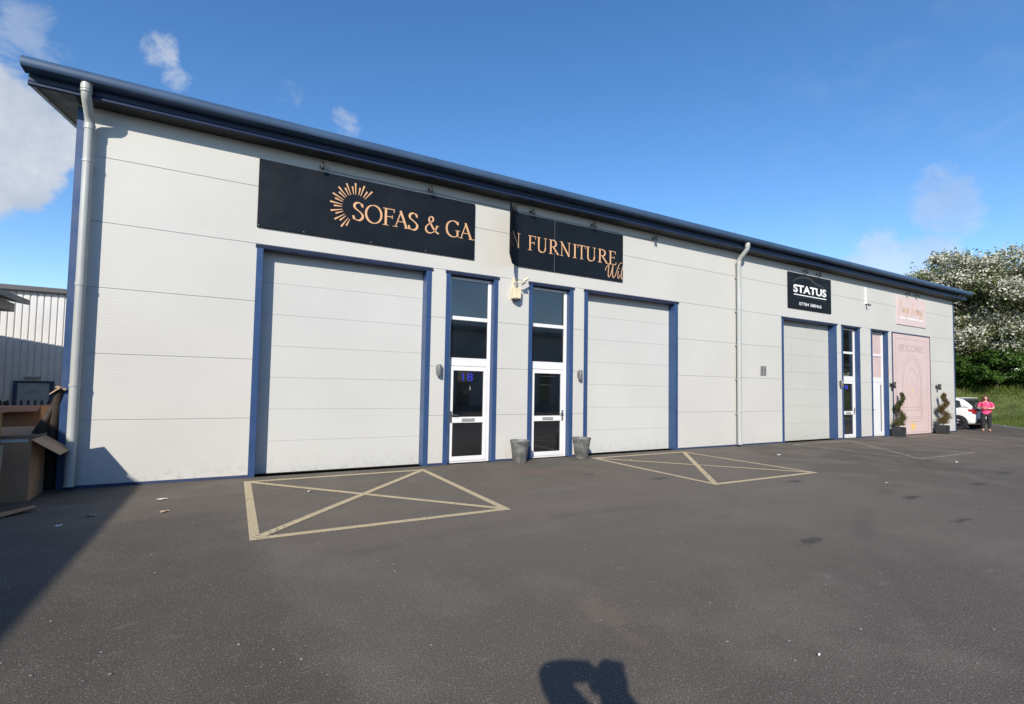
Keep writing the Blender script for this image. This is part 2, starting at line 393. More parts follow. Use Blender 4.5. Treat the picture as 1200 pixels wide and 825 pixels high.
def glyph(ch):
    """Roman serif capitals, cap height 1, returns (ink, width)"""
    k = Ink(); t = TH/2; b, c = SF/2, 1-SF/2
    if ch == 'I': k.bar((.16, 0), (.16, 1), TH); ser(k, .16, b); ser(k, .16, c); w = .32
    elif ch == 'F' or ch == 'E':
        k.bar((.16, 0), (.16, 1), TH); ser(k, .15, b, .30); k.bar((.02, c), (.58, c), .045); k.bar((.565, .80), (.575, 1), .04)
        k.bar((.16, .53), (.48, .53), .045); k.bar((.48, .43), (.48, .63), .036); w = .60
        if ch == 'E': k.bar((.02, b+.004), (.60, b+.004), .05); k.bar((.60, 0), (.635, .22), .04); w = .64
    elif ch == 'T':
        k.bar((.34, 0), (.34, 1), TH); ser(k, .34, b); k.bar((.02, c), (.66, c), .048); k.bar((.03, .78), (.02, 1), .04); k.bar((.65, .78), (.66, 1), .04); w = .68
    elif ch == 'N':
        k.bar((.16, 0), (.16, 1), .055); k.bar((.76, 0), (.76, 1), .055); k.bar((.12, .99), (.755, .02), TH*1.08)
        ser(k, .16, b, .26); ser(k, .09, c, .2); ser(k, .76, c, .26); w = .92
    elif ch == 'A':
        k.bar((.13, 0), (.42, .98), .055); k.bar((.38, 1.0), (.73, 0), TH*1.05); k.bar((.22, .35), (.58, .35), .042)
        ser(k, .12, b, .26); ser(k, .73, b, .28); w = .86
    elif ch == 'U':
        k.bar((.16, .30), (.16, 1), TH); k.nib([(.16, .34), (.17, .16), (.27, .03), (.43, -.005), (.58, .05), (.66, .18), (.68, .34)], TH, TN, 25)
        k.bar((.68, .30), (.68, 1), .055); ser(k, .16, c); ser(k, .68, c, .26); w = .84
    elif ch == 'R' or ch == 'D':
        k.bar((.16, 0), (.16, 1), TH); ser(k, .16, b); k.bar((.02, c), (.30, c), SF)
        if ch == 'R':
            k.nib([(.2, .975), (.36, .975), (.50, .90), (.55, .76), (.50, .60), (.36, .52), (.2, .51)], TH, TN, 5); k.bar((.34, .52), (.70, .02), TH*.95); ser(k, .71, b, .2); w = .78
        else:
            k.nib([(.2, .97), (.44, .96), (.66, .84), (.77, .62), (.77, .38), (.66, .15), (.44, .04), (.2, .03)], TH, TN, 5); w = .88
    elif ch == 'O':
        pts = [(.46+.40*math.cos(a), .5+.515*math.sin(a)) for a in [PI/2+2*PI*i/16 for i in range(17)]]; k.nib(pts, TH, TN, 12); w = .92
    elif ch == 'G':
        k.nib([(.76, .80), (.66, .93), (.50, 1.0), (.30, .95), (.13, .78), (.07, .52), (.11, .26), (.25, .07), (.46, -.005), (.62, .03), (.73, .09)], TH, TN, 12)
        k.bar((.75, .76), (.77, .99), .04); k.bar((.73, .06), (.73, .42), TH); ser(k, .73, .42, .3); w = .86
    elif ch == 'S':
        k.nib([(.45, .80), (.40, .93), (.29, 1.0), (.15, .96), (.08, .82), (.11, .68), (.24, .56), (.38, .45), (.47, .31), (.45, .14), (.33, .01), (.18, .01), (.08, .08), (.05, .22)], TH*1.02, TN, -20)
        k.bar((.46, .76), (.455, .97), .036); k.bar((.045, .03), (.04, .25), .036); w = .54
    elif ch == '&':
        k.nib([(.86, .02), (.70, .10), (.52, .30), (.36, .56), (.26, .76), (.27, .91), (.37, 1.0), (.48, .94), (.50, .80), (.40, .66), (.24, .52), (.10, .36), (.07, .18), (.16, .03), (.34, -.01), (.54, .09), (.68, .27), (.75, .46)], TH*.95, TN, 30)
        ser(k, .76, .47, .22); w = .90
    return k, w
def set_word(ink, ch, x0, x1, z, cap):
    g, w = glyph(ch); sx = (x1-x0)/w
    for q in g.q:
        f = lambda p: (x0+p[0]*sx, z+p[1]*cap)
        ink.q.append(('strip', [f(p) for p in q[1]], [f(p) for p in q[2]]) if q[0] == 'strip' else [f(p) for p in q])
def text_obj(name, body, m, parent, x0, x1, z0, z1, y, offset=0., rx=PI/2, thick=.0):
    """built-in sans lettering, fitted to a rectangle of the plane y = const, kept as a mesh"""
    cu = bpy.data.curves.new(name, 'FONT'); cu.body = body; cu.offset = offset; cu.extrude = thick; cu.resolution_u = 4
    tmp = bpy.data.objects.new(name, cu); C.objects.link(tmp)
    bpy.context.view_layer.update()
    me = bpy.data.meshes.new_from_object(tmp.evaluated_get(bpy.context.evaluated_depsgraph_get()))
    bpy.data.objects.remove(tmp); bpy.data.curves.remove(cu)
    co = np.zeros(len(me.vertices)*3); me.vertices.foreach_get('co', co); co = co.reshape(-1, 3)
    lo, hi = co.min(0), co.max(0); o0 = ORI[parent]; out = np.zeros_like(co)
    out[:, 0] = x0+(co[:, 0]-lo[0])/(hi[0]-lo[0])*(x1-x0)-o0.x
    out[:, 2] = z0+(co[:, 1]-lo[1])/(hi[1]-lo[1])*(z1-z0)-o0.z
    out[:, 1] = y-o0.y-co[:, 2]
    me.vertices.foreach_set('co', out.ravel()); me.materials.clear(); me.materials.append(m); me.update()
    me.name = name; o = bpy.data.objects.new(name, me); C.objects.link(o); o.parent = parent; ORI[o] = o0; return o
def plane_y(y): return lambda x, z, h: (x, y-h, z)

# ------------------------------------------------------------------ world, sun, camera
w = bpy.data.worlds.new("World"); sc.world = w; w.use_nodes = True
wt = NT(w); [wt.n.remove(n) for n in list(wt.n)]
wo = wt.add('ShaderNodeOutputWorld'); sky = wt.add('ShaderNodeTexSky'); sky.sky_type = 'NISHITA'
sky.sun_disc = False; sky.sun_elevation = SUN_EL; sky.sun_rotation = math.atan2(-SUND.x, -SUND.y) % (2*PI)
sky.air_density = 1.0; sky.dust_density = .2; sky.ozone_density = 2.2; sky.altitude = 0
bg = wt.add('ShaderNodeBackground'); bg.inputs[1].default_value = .15
hs_ = wt.add('ShaderNodeHueSaturation'); hs_.inputs['Saturation'].default_value = 1.25; hs_.inputs['Value'].default_value = 1.09; hs_.inputs['Hue'].default_value = .505
wt.link(sky.outputs[0], hs_.inputs['Color']); wt.link(hs_.outputs[0], bg.inputs[0])
tc = wt.add('ShaderNodeTexCoord'); dirv = tc.outputs['Generated']
def lobe(d, r_in, r_out, squash=None):
    n = wt.add('ShaderNodeVectorMath'); n.operation = 'DOT_PRODUCT'; wt.link(dirv, n.inputs[0]); n.inputs[1].default_value = Vector(d).normalized()
    return wt.ramp(n.outputs['Value'], math.cos(R(r_out)), math.cos(R(r_in)))
# clouds: cumulus low on the left, torn wisps above it, a low bank on the right
cn = wt.noise(wt.vmul(dirv, (1, 1, 1.5)), 7, 9, .58, .3); wn = wt.noise(wt.vmul(dirv, (1, 1, 1.25)), 13, 10, .66, .5)
cum = None
for d, a, b_, lo in [((-.30, .885, .352), 1.2, 5.6, .32), ((-.37, .87, .315), 2, 7.5, .26), ((-.26, .90, .335), .5, 4.5, .34), ((-.30, .90, .30), 1, 6.5, .36), ((-.45, .84, .30), 4, 9, .3)]:
    l = lobe(d, a, b_); v = wt.ramp(wt.math('ADD', wt.math('MULTIPLY', l, 1.15), wt.math('MULTIPLY_ADD', cn, 2.6, -1.3)), lo+.05, lo+.5); v = wt.math('MULTIPLY', v, wt.ramp(l, .0, .3))
    cum = v if cum is None else wt.math('MAXIMUM', cum, v)
wisp = None
for d, a, b_, s in [((-.275, .85, .455), .5, 4.2, .42), ((-.115, .862, .492), .3, 2.3, .60), ((-.098, .878, .466), .2, 1.6, .5), ((.068, .875, .480), .2, 2.2, .42), ((.155, .876, .457), .2, 2.2, .45),
                    ((.903, .312, .278), 1.0, 4.0, .4), ((-.6, -.6, .45), 5, 40, .25), ((.5, -.8, .35), 5, 35, .25), ((.1, -.9, .4), 3, 20, .5)]:
    l = lobe(d, a, b_); v = wt.math('MULTIPLY', wt.ramp(wt.math('ADD', wt.math('MULTIPLY', l, .75), wt.math('MULTIPLY_ADD', wn, 4.2, -2.1)), .36, 1.35), wt.math('MULTIPLY', wt.ramp(l, .0, .35), s))
    wisp = v if wisp is None else wt.math('MAXIMUM', wisp, v)
soft = None
for d, a, b_, s in [((.897, .392, .204), .8, 4.2, .55), ((.918, .345, .195), 1.0, 4.0, .5), ((.908, .318, .268), .2, 2.6, .42), ((.915, .295, .270), .2, 2.2, .38)]:
    lb = lobe(d, a, b_); v = wt.math('MULTIPLY', wt.ramp(wt.math('ADD', lb, wt.math('MULTIPLY_ADD', wn, 3.0, -1.5)), .15, .95), wt.math('MULTIPLY', wt.ramp(lb, .0, .4), s))
    soft = v if soft is None else wt.math('MAXIMUM', soft, v)
wisp = wt.math('MAXIMUM', wisp, soft)
ci = wt.noise(wt.vmul(dirv, (1.2, 6, 9)), 2.0, 6, .6, .6)
sz = wt.add('ShaderNodeSeparateXYZ'); wt.link(dirv, sz.inputs[0])
veil = wt.math('MULTIPLY', wt.ramp(ci, .45, .85, 0, .13), wt.ramp(sz.outputs[0], .6, .95))
maskc = wt.math('MAXIMUM', wt.math('MAXIMUM', cum, wisp), veil, clamp=True)
shade = wt.ramp(wt.noise(dirv, 9, 5, .6), .3, .7)
cc = wt.mix(shade, (.60, .67, .79), (.92, .95, 1.0))
bg2 = wt.add('ShaderNodeBackground'); wt.link(cc, bg2.inputs[0]); bg2.inputs[1].default_value = .72
mx = wt.add('ShaderNodeMixShader'); wt.link(wt.math('MULTIPLY', maskc, .93), mx.inputs[0]); wt.link(bg.outputs[0], mx.inputs[1]); wt.link(bg2.outputs[0], mx.inputs[2])
wt.link(mx.outputs[0], wo.inputs[0])

sl = bpy.data.lights.new('sun', 'SUN'); sl.energy = 5.0; sl.angle = R(.53); sl.color = (1, .925, .815)
so = bpy.data.objects.new('sun', sl); C.objects.link(so); so.rotation_euler = SUND.to_track_quat('-Z', 'Y').to_euler(); so.location = (-20, -25, 25)

cd = bpy.data.cameras.new('camera'); co_ = bpy.data.objects.new('camera', cd); C.objects.link(co_)
co_.matrix_world = Matrix(((CR.x, CU.x, -CF.x, CAM.x), (CR.y, CU.y, -CF.y, CAM.y), (CR.z, CU.z, -CF.z, CAM.z), (0, 0, 0, 1)))
cd.sensor_width = 36; cd.sensor_fit = 'HORIZONTAL'; cd.lens = F_PX/1200*36
cd.shift_x = (600-581.94)/1200; cd.shift_y = (426.013-412.5)/1200
cd.clip_start = .03; cd.clip_end = 3000; sc.camera = co_
sc.view_settings.view_transform = 'Standard'; sc.view_settings.look = 'None'; sc.view_settings.gamma = 1
sc.view_settings.use_curve_mapping = False; sc.view_settings.exposure = 0.25

# ------------------------------------------------------------------ ground
def sstep(t): t = max(0., min(1., t)); return t*t*(3-2*t)
KERB = [(33.5, -70), (33.6, -20), (33.7, -4), (34.1, -.43), (36.4, 1.15), (37.7, 2.2), (38.5, 4), (39.0, 8), (39.3, 22), (39.3, 60)]
g = MB(); n = 64
g.sheet([(900*math.cos(2*PI*i/n), 900*math.sin(2*PI*i/n), -1.3) for i in range(n)])
props(g.build('ground', M_EARTH), kind='structure')
a = MB()
a.sheet([(-70, -70, 0), (33.5, -70, 0), (33.6, -20, 0), (33.7, -4, 0), (34.1, -.43, 0), (34.726, 0, 0), (27.6, 0, 0), (-2.1, 0, 0), (-70, 0, 0)])
a.sheet([(27.6, 0, 0), (34.726, 0, 0), (36.4, 1.15, 0), (37.7, 2.2, 0), (38.5, 4, 0), (39.0, 8, 0), (39.3, 22, 0), (27.6, 22, 0)])
ys = [0, 2, 4, 6, 8, 10, 12, 14, 18, 26, 50]
dz = lambda y: -.62*sstep((y-.3)/11.5)
for i in range(len(ys)-1):
    a.sheet([(-70, ys[i], dz(ys[i])), (-2.1, ys[i], dz(ys[i])), (-2.1, ys[i+1], dz(ys[i+1])), (-70, ys[i+1], dz(ys[i+1]))])
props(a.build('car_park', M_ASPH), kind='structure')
# kerb stones along the grass
kb = MB()
for (x0, y0), (x1, y1) in zip(KERB[:-1], KERB[1:]):
    d = Vector((x1-x0, y1-y0)); L = d.length; d.normalize(); nn = Vector((d.y, -d.x)); q = max(1, min(40, int(L/.92)))
    for i in range(q):
        p0 = Vector((x0, y0))+d*(L*i/q+.006); p1 = Vector((x0, y0))+d*(L*(i+1)/q-.006)
        c = (p0+p1)/2+nn*.075
        kb.obox((c.x, c.y, -.01), (d.x*(p1-p0).length/2, d.y*(p1-p0).length/2, 0), (nn.x*.075, nn.y*.075, 0), (0, 0, .030))
props(kb.build('kerb', M_KERB), kind='structure')
# grass bank rising from the kerb
def bank_h(u, s):
    return .02+2.33*sstep(u/6.5)+.6*sstep((u-8)/25)+.16*math.sin(s*.55+u*.4)*sstep(u/3)+.10*math.sin(s*1.7+1+u*.9)*sstep(u/2)
kp = [Vector(p) for p in KERB]; kl = [0]
for i in range(1, len(kp)): kl.append(kl[-1]+(kp[i]-kp[i-1]).length)
def kerb_at(s):
    for i in range(1, len(kp)):
        if s <= kl[i] or i == len(kp)-1:
            t = (s-kl[i-1])/(kl[i]-kl[i-1]); return kp[i-1]+(kp[i]-kp[i-1])*t
def kerb_n(s):
    d = kerb_at(min(kl[-1], s+2.5))-kerb_at(max(0, s-2.5)); d.normalize(); return Vector((d.y, -d.x))
def bank_pt(s, u):
    q = kerb_at(s)+kerb_n(s)*(u+.13); return Vector((q.x, q.y, bank_h(u, s)))
def bank_z(x, y):
    best = (1e9, 0)
    for i in range(1, len(kp)):
        d = kp[i]-kp[i-1]; t = max(0, min(1, (Vector((x, y))-kp[i-1]).dot(d)/d.length_squared)); u = (kp[i-1]+d*t-Vector((x, y))).length
        best = min(best, (u, kl[i-1]+d.length*t))
    return bank_h(best[0], best[1])
S = [kl[-1]*i/150 for i in range(151)]; U = [0, .3, .7, 1.2, 1.8, 2.5, 3.2, 4, 4.8, 5.6, 6.5, 8, 10, 14, 20, 32, 60]
bk = MB(); bk.add([bank_pt(s, u) for s in S for u in U], [(i*len(U)+j, (i+1)*len(U)+j, (i+1)*len(U)+j+1, i*len(U)+j+1) for i in range(150) for j in range(len(U)-1)])
bo = bk.build('grass_bank', M_TURF, smooth='all'); props(bo, kind='structure')
def fast_mesh(name, V, Fq, m, parent=None, origin=None):
    """many separate quads: V is (n*4, 3)"""
    o0 = Vector(origin) if origin is not None else (ORI[parent] if parent is not None else Vector((0, 0, 0)))
    V = np.asarray(V, np.float32)-np.array(o0, np.float32); n = len(V)//Fq
    me = bpy.data.meshes.new(name); me.vertices.add(len(V)); me.vertices.foreach_set('co', V.ravel())
    me.loops.add(len(V)); me.loops.foreach_set('vertex_index', np.arange(len(V), dtype=np.int32))
    me.polygons.add(n); me.polygons.foreach_set('loop_start', np.arange(n, dtype=np.int32)*Fq)
    me.update(calc_edges=True); me.materials.append(m); o = bpy.data.objects.new(name, me); C.objects.link(o)
    if parent is not None: o.parent = parent
    else: o.location = o0
    ORI[o] = o0; return o
# blades of grass on the part of the bank the photograph shows (and a margin)
N = 42000; bl = np.zeros((N, 3, 3))
s0 = 60; s1 = 84
for i in range(N):
    s = s0+(s1-s0)*random.random(); u = 9.0*random.random()**1.05; p = bank_pt(s, u)
    tall = sstep((u-3.6)/1.6); h = (.07+.10*random.random())*(1-tall)+(.20+.26*random.random())*tall
    a_ = random.random()*2*PI; ln = .3*h; wd = .010+.012*random.random()+.012*tall
    b_ = random.random()*2*PI
    bl[i] = [(p.x-wd*math.cos(b_), p.y-wd*math.sin(b_), p.z-.02), (p.x+wd*math.cos(b_), p.y+wd*math.sin(b_), p.z-.02), (p.x+ln*math.cos(a_), p.y+ln*math.sin(a_), p.z+h)]
props(fast_mesh('grass', bl.reshape(-1, 3), 3, M_GRASS), 'rough green grass growing on the bank beside the car park', 'grass', kind='stuff')

# painted hatched boxes in front of the loading doors
def hatch(name, x0, x1, y0, y1, m, z=.004, wd=.10, diag=True, skew=0):
    mb = MB(); P = lambda x, y: Vector((x+skew*(y0-y), y, 0))
    A, B, D, E_ = P(x0, y0), P(x1, y0), P(x0, y1), P(x1, y1)
    def ln(p, q, k, cut0=0, cut1=0):
        d = (q-p).normalized(); nn = Vector((-d.y, d.x, 0))*wd/2; p = p+d*cut0; q = q-d*cut1
        zz = Vector((0, 0, z+k*.0012)); mb.sheet([p-nn+zz, q-nn+zz, q+nn+zz, p+nn+zz])
    h = wd/2
    ln(A+Vector((0, -h, 0)), B+Vector((0, -h, 0)), 0); ln(D+Vector((0, h, 0)), E_+Vector((0, h, 0)), 0)
    ln(A+Vector((h, 0, 0)), D+Vector((h, 0, 0)), 0, wd, wd); ln(B+Vector((-h, 0, 0)), E_+Vector((-h, 0, 0)), 0, wd, wd)
    if diag: ln(A, E_, 1, .10, .10); ln(B, D, 2, .10, .10)
    return mb.build(name, m, recalc=False)
for k, (x0, x1, m) in enumerate([(.20, 3.27, M_LINE), (7.30, 10.36, M_LINE), (15.05, 18.3, M_LINE2), (22.2, 25.4, M_LINE2)]):
    o = hatch('road_marking', x0, x1, -.365, -3.69 if k < 2 else -3.6, m); o['kind'] = 'structure'

# ------------------------------------------------------------------ the industrial unit
B = thing('industrial_unit', 'long pale grey clad industrial unit with blue trim, loading doors and a dark eave', 'building', (12.8, 0, 0))
XL, XR, ZT = -2.2, 27.78, 5.73
opens = [(.30, 3.42), (3.85, 4.95), (5.84, 7.00), (7.40, 10.52), (15.27, 18.36), (18.74, 19.88), (20.74, 21.92), (22.27, 25.39)]
wall = MB(); gp = .0035
for z in range(6):
    z0, z1 = (z+gp if z else .0), (z+1-gp if z < 5 else ZT)
    xs = [XL+.10]+([v for o in opens for v in o] if z < 4 else [])+[XR-.06]
    for i in range(0, len(xs), 2): wall.box(xs[i], xs[i+1], 0, .08, z0, z1)
backs = MB()
xs = [XL+.10]+[v for o in opens for v in o]+[XR-.06]
for i in range(0, len(xs), 2): backs.box(xs[i]+.004, xs[i+1]-.004, .012, .075, .01, 4)
for z in range(1, 6):
    pass
wall.build('wall', M_WALL, B, bevel=.003)
jb = MB()      # dark gaskets behind the panel joints
for z in range(1, 6):
    xs2 = [XL+.10]+([v for o in opens for v in o] if z < 4 else [])+[XR-.06]
    for i in range(0, len(xs2), 2): jb.box(xs2[i], xs2[i+1], .008, .07, z-.012, z+.012)
jb.build('joint_gasket', M_GREY, B)
RS = .189; RY = 6.0; RB = 12.3
gz = lambda y: 5.70+RS*(min(y, RB-y)+.3)
for x0, x1 in ((XL, XL+.08), (XR-.08, XR)):
    MB().prism([(.0, 0), (RB-.3, 0), (RB-.3, 5.75), (6.0, gz(6)), (.0, 5.74)], 'x', x0, x1).build('gable_wall', M_WALL, B)
MB().box(XL+.08, XR-.08, RB-.38, RB-.3, -.6, 5.75).build('rear_wall', M_WALL, B)
MB().box(XL-.02, XL+.098, -.006, .15, 0, 5.70).build('corner_trim', M_BLUE, B, bevel=.004)
MB().box(XR-.058, XR+.03, -.006, .15, 0, 5.70).build('corner_trim', M_BLUE, B, bevel=.004)
bf = MB(); xs = [XL+.10]+[v for o in opens for v in o]+[XR-.06]
for i in range(0, len(xs), 2): MB().box(xs[i]+.002, xs[i+1]-.002, -.010, -.002, .0, .045).build('base_flashing', M_DARKBLUE, B)
# roof, verge, soffit, gutter, fascia
RX0, RX1 = -2.715, 28.22
tilt = lambda v: Vector((v.x, v.y, v.z+.0022*(v.x+2.7)))
rf = MB(); y0, z0 = -.30, 5.90
rf.prism([(y0, z0), (RY, z0+RS*6.3), (RB-RY+6.3, z0), (RB-RY+6.3, z0+.11), (RY, z0+RS*6.3+.12), (y0, z0+.11)], 'x', RX0+.01, RX1-.01)
rf.map(tilt).build('roof', M_ROOF, B)
prof = [(-.305, 6.030), (-.40, 6.045), (-.455, 6.040), (-.487, 6.018), (-.503, 5.982), (-.506, 5.945), (-.500, 5.905), (-.486, 5.887), (-.470, 5.884), (-.305, 5.872)]
gt = MB(); gt.prism(prof, 'x', -2.735, 28.30).map(tilt).build('gutter', M_GUT, B, smooth=True)
gj = MB()
for x in np.arange(0.3, 28, 3.0): MB().prism([(p[0]-.003 if p[0] < -.31 else p[0], p[1]+(.003 if p[1] > 5.95 else -.002)) for p in prof], 'x', x, x+.05).map(tilt).build('gutter_joint', M_GUT, B, smooth=True)
fp = [(-.300, 5.868), (-.300, 5.790), (-.318, 5.752), (-.322, 5.728), (-.312, 5.718), (-.27, 5.718), (-.27, 5.868)]
MB().prism(fp, 'x', -2.70, 28.24).map(lambda v: Vector((v.x, v.y, v.z+.0010*(v.x+2.7)))).build('fascia', M_FASC, B, bevel=.002)
MB().box(XL, XR, -.272, .07, 5.732, 5.745).build('soffit', M_SOFF, B)
for x0, x1, xa, xb in ((-2.70, -2.64, -2.64, XL), (28.18, 28.24, XR, 28.18)):
    bz = lambda y: 5.722+RS*(y+.30); pk = bz(RY)
    MB().prism([(-.268, bz(-.268)), (RY, pk), (RB-RY+6.27, bz(-.268)), (RB-RY+6.27, bz(-.268)+.17), (RY, pk+.17), (-.268, bz(-.268)+.17)], 'x', x0, x1).build('verge_board', M_VERGE, B)
    MB().prism([(-.268, bz(-.268)+.02), (RY, pk+.02), (RB-RY+6.27, bz(-.268)+.02), (RB-RY+6.27, bz(-.268)+.035), (RY, pk+.035), (-.268, bz(-.268)+.035)], 'x', xa, xb).build('verge_soffit', M_SOFF, B)

def downpipe(x, clips):
    mb = MB(); r = .062; gy = -.405; wy = -.125
    pts = [(x, gy, 5.90), (x, gy, 5.78), (x, gy+.01, 5.73), (x, gy+.05, 5.675), (x, wy-.07, 5.53), (x, wy-.02, 5.465), (x, wy, 5.40), (x, wy, 4.5), (x, wy, 3), (x, wy, 1.5), (x, wy, .12), (x, wy-.015, .05)]
    mb.tube(pts, r, 20)
    o = mb.build('downpipe', M_PIPE, B, smooth=True)
    cl = MB()
    for yy, z, h in [(gy, 5.84, .05), (gy, 5.765, .012), (wy, 5.37, .04)]+[(wy, z, .02) for z in clips]:
        MB().lathe([(r+.007, -h), (r+.007, h)], 20, (x, yy, z)).build('pipe_collar', M_PIPE, o, smooth=True)
    for z in clips: MB().box(x-.035, x+.035, wy+.055, -.001, z-.07, z-.04).build('pipe_bracket', M_PIPE, o)
downpipe(-2.04, (4.85, 3.0, 1.52)); downpipe(12.97, (5.0, 4.0, 3.0, 2.0, 1.0, .12))

def surround(x0, x1, zt, dep, wj=.105, wh=.055):
    """blue steel jambs and head, set in the opening and 12 mm proud of the wall"""
    o = MB().box(x0, x0+wj, -.012, dep, 0, zt-wh).build('door_jamb', M_BLUE, B, bevel=.004); MB().box(x1-wj, x1, -.012, dep, 0, zt-wh).build('door_jamb', M_BLUE, B, bevel=.004)
    MB().prism([(-.040, zt), (-.036, zt-.012), (-.013, zt-wh), (dep, zt-wh), (dep, zt)], 'x', x0-.018, x1+.018).build('head_flashing', M_DARKBLUE, B)
    return o
def loading_door(x0, x1, m, label=None):
    surround(x0, x1, 3.985, .26)
    mb = MB(); n = 7; y = .22; h = 3.935/n
    for i in range(n): mb.box(x0+.08, x1-.08, y, y+.04, .014+i*h+.0014, .014+(i+1)*h-.0014)
    o = mb.build('loading_door', m, B, bevel=.0015)
    if label: o['label'] = label
    MB().box(x0+.08, x1-.08, y+.012, y+.036, .03, 3.94).build('panel_joint', M_DOORC, o)
    MB().box(x0+.09, x1-.09, y-.004, y+.03, .002, .0135).build('bottom_seal', M_BLACK, o)
    return o
loading_door(.26, 3.46, M_DOOR); loading_door(7.36, 10.56, M_DOOR)
d3 = loading_door(15.23, 18.40, M_DOORC, 'slightly yellowed loading door beneath the black sign')
[MB().box(16.05+.02*k, 16.11+.015*k, .212, .219, z, z+.14).build('stain_patch', mat('yellowed_patch', (.45, .44, .37), .5, var=.1), d3) for k, z in enumerate((3.62, 3.0, 2.35))]
# added black sheet behind every opening, standing in for the dark rooms inside
MB().box(XL+.2, XR-.2, .30, .34, .0, 4.3).build('black_backing', M_BLACK, B)

def entrance(x0, x1, hand, number=False, upper=None, leaf_white=False):
    surround(x0, x1, 3.985, .20, wj=.10)
    a0, a1 = x0+.10, x1-.10; y = .12; y1 = .18; st = .075
    fr = MB()
    fr.box(a0, a0+st, y, y1, .0, 3.91); fr.box(a1-st, a1, y, y1, .0, 3.91)
    for z0, z1 in ((3.855, 3.91), (3.0, 3.08), (2.03, 2.17), (.0, .035)): fr.box(a0+st, a1-st, y, y1, z0, z1)
    f = fr.build('entrance_frame', M_UPVC, B, bevel=.006)
    for z0, z1 in ((2.17, 3.0), (3.08, 3.855)):
        MB().box(a0+st-.005, a1-st+.005, y+.028, y+.034, z0-.005, z1+.005).build('window_pane', upper or M_GLASS, f)
    MB().box(a0+st+.01, a1-st-.01, y+.0, y+.028, 2.172, 2.20).build('window_sill', M_UPVC, f)
    # door leaf
    l0, l1 = a0+st+.004, a1-st-.004; ls = .075; yd = y-.012
    lf = MB()
    if leaf_white:
        lf.box(l0, l1-.20, yd, yd+.055, .04, 2.022); lf.box(l1-.05, l1, yd, yd+.055, .04, 2.022); lf.box(l1-.2, l1-.05, yd, yd+.055, .04, .16); lf.box(l1-.2, l1-.05, yd, yd+.055, 1.93, 2.022)
    else:
        lf.box(l0, l0+ls, yd, yd+.055, .04, 2.022); lf.box(l1-ls, l1, yd, yd+.055, .04, 2.022)
        for z0, z1 in ((.04, .135), (.835, .955), (1.93, 2.022)): lf.box(l0+ls, l1-ls, yd, yd+.055, z0, z1)
    lf.build('door_leaf', M_UPVC, f, bevel=.005)
    if leaf_white: MB().box(l1-.205, l1-.045, yd+.03, yd+.036, .155, 1.935).build('door_pane', M_GLASS, f)
    else:
        for z0, z1 in ((.135, .835), (.955, 1.93)): MB().box(l0+ls-.005, l1-ls+.005, yd+.03, yd+.036, z0-.005, z1+.005).build('door_pane', M_GLASS, f)
        xm = (l0+l1)/2; lp = MB(); lp.box(xm-.15, xm+.15, yd-.012, yd-.001, .862, .928); lp.box(xm-.12, xm+.12, yd-.019, yd-.012, .878, .914)
        lp.build('letter_plate', M_GREY, f, bevel=.003)
    hx = l0+.035 if hand < 0 else l1-.035; s = 1 if hand < 0 else -1
    hh = MB(); hh.box(hx-.02, hx+.02, yd-.010, yd-.001, .84, 1.08); hh.tube([(hx, yd-.005, 1.0), (hx, yd-.05, 1.0), (hx+s*.03, yd-.055, 1.0), (hx+s*.13, yd-.055, 1.0)], .010, 8)
    hh.build('door_handle', M_DGREY, f, smooth=True)
    return f, l0, l1, yd
f, l0, l1, yd = entrance(3.78, 5.00, -1)
text_obj('door_number', '18', M_BLUEN, f, 4.25, 4.50, 1.715, 1.885, yd+.026, .006)
text_obj('door_notice', '1', M_GREY, f, 4.425, 4.445, 1.52, 1.60, yd+.027)
f, l0, l1, yd = entrance(5.79, 7.04, 1)
nt = MB(); [nt.box(6.22, 6.22+w_, yd+.022, yd+.026, z, z+.012) for z, w_ in ((1.86, .42), (1.66, .3))]; nt.build('door_notice', M_OLIVE, f)
f, l0, l1, yd = entrance(18.70, 19.93, 1)
MB().box(19.15, 19.36, yd+.024, yd+.027, 1.74, 1.88).build('door_notice', M_BLUEN, f)
f, l0, l1, yd = entrance(20.70, 21.96, -1, upper=M_PINKG, leaf_white=True)
MB().box(21.93, 21.955, -.0165, -.013, 2.25, 2.55).build('red_plate', M_REDINK, B)

# pink boarded loading door
pd = MB(); x0, x1 = 22.25, 25.41
pd.box(x0+.045, x1-.045, -.020, .03, .02, 3.94)
po = pd.build('loading_door', M_PINK, B, bevel=.004); po['label'] = 'pink loading door with line drawn arch and gold mark'
ed = MB(); ed.box(x0, x0+.043, -.026, .06, 0, 3.985); ed.box(x1-.043, x1, -.026, .06, 0, 3.985); ed.box(x0+.043, x1-.043, -.026, .06, 3.942, 3.985)
ed.build('door_surround', M_DARKBLUE, B)
k = Ink(); cx = 23.80; lw = .017
def loop(pts, w_=lw, closed=True):
    P = [Vector(p) for p in pts]
    if closed: P.append(P[0])
    for p, q in zip(P[:-1], P[1:]): k.bar(p, q, w_)
loop([(22.50, .10), (25.12, .10), (25.12, 3.76), (22.50, 3.76)])
for hw, zs, zt, zb in ((.80, 2.15, 3.17, .62), (.70, 2.12, 3.02, .70), (.46, 2.0, 2.62, .95)):
    arc = [(cx-hw, zb), (cx-hw, zs)]+[(cx-hw*(1-t**1.9), zs+(zt-zs)*(1-(1-t)**1.55)) for t in np.linspace(.1, 1, 12)]
    arc += [(2*cx-p[0], p[1]) for p in reversed(arc[:-1])]
    loop(arc, lw, False)
for z in (.52, .62, .70, .95, 1.08): k.bar((cx-.8, z), (cx+.8, z), lw)
loop([(cx+.25*math.cos(t), 1.74+.29*math.sin(t)) for t in np.linspace(0, 2*PI, 20)[:-1]])
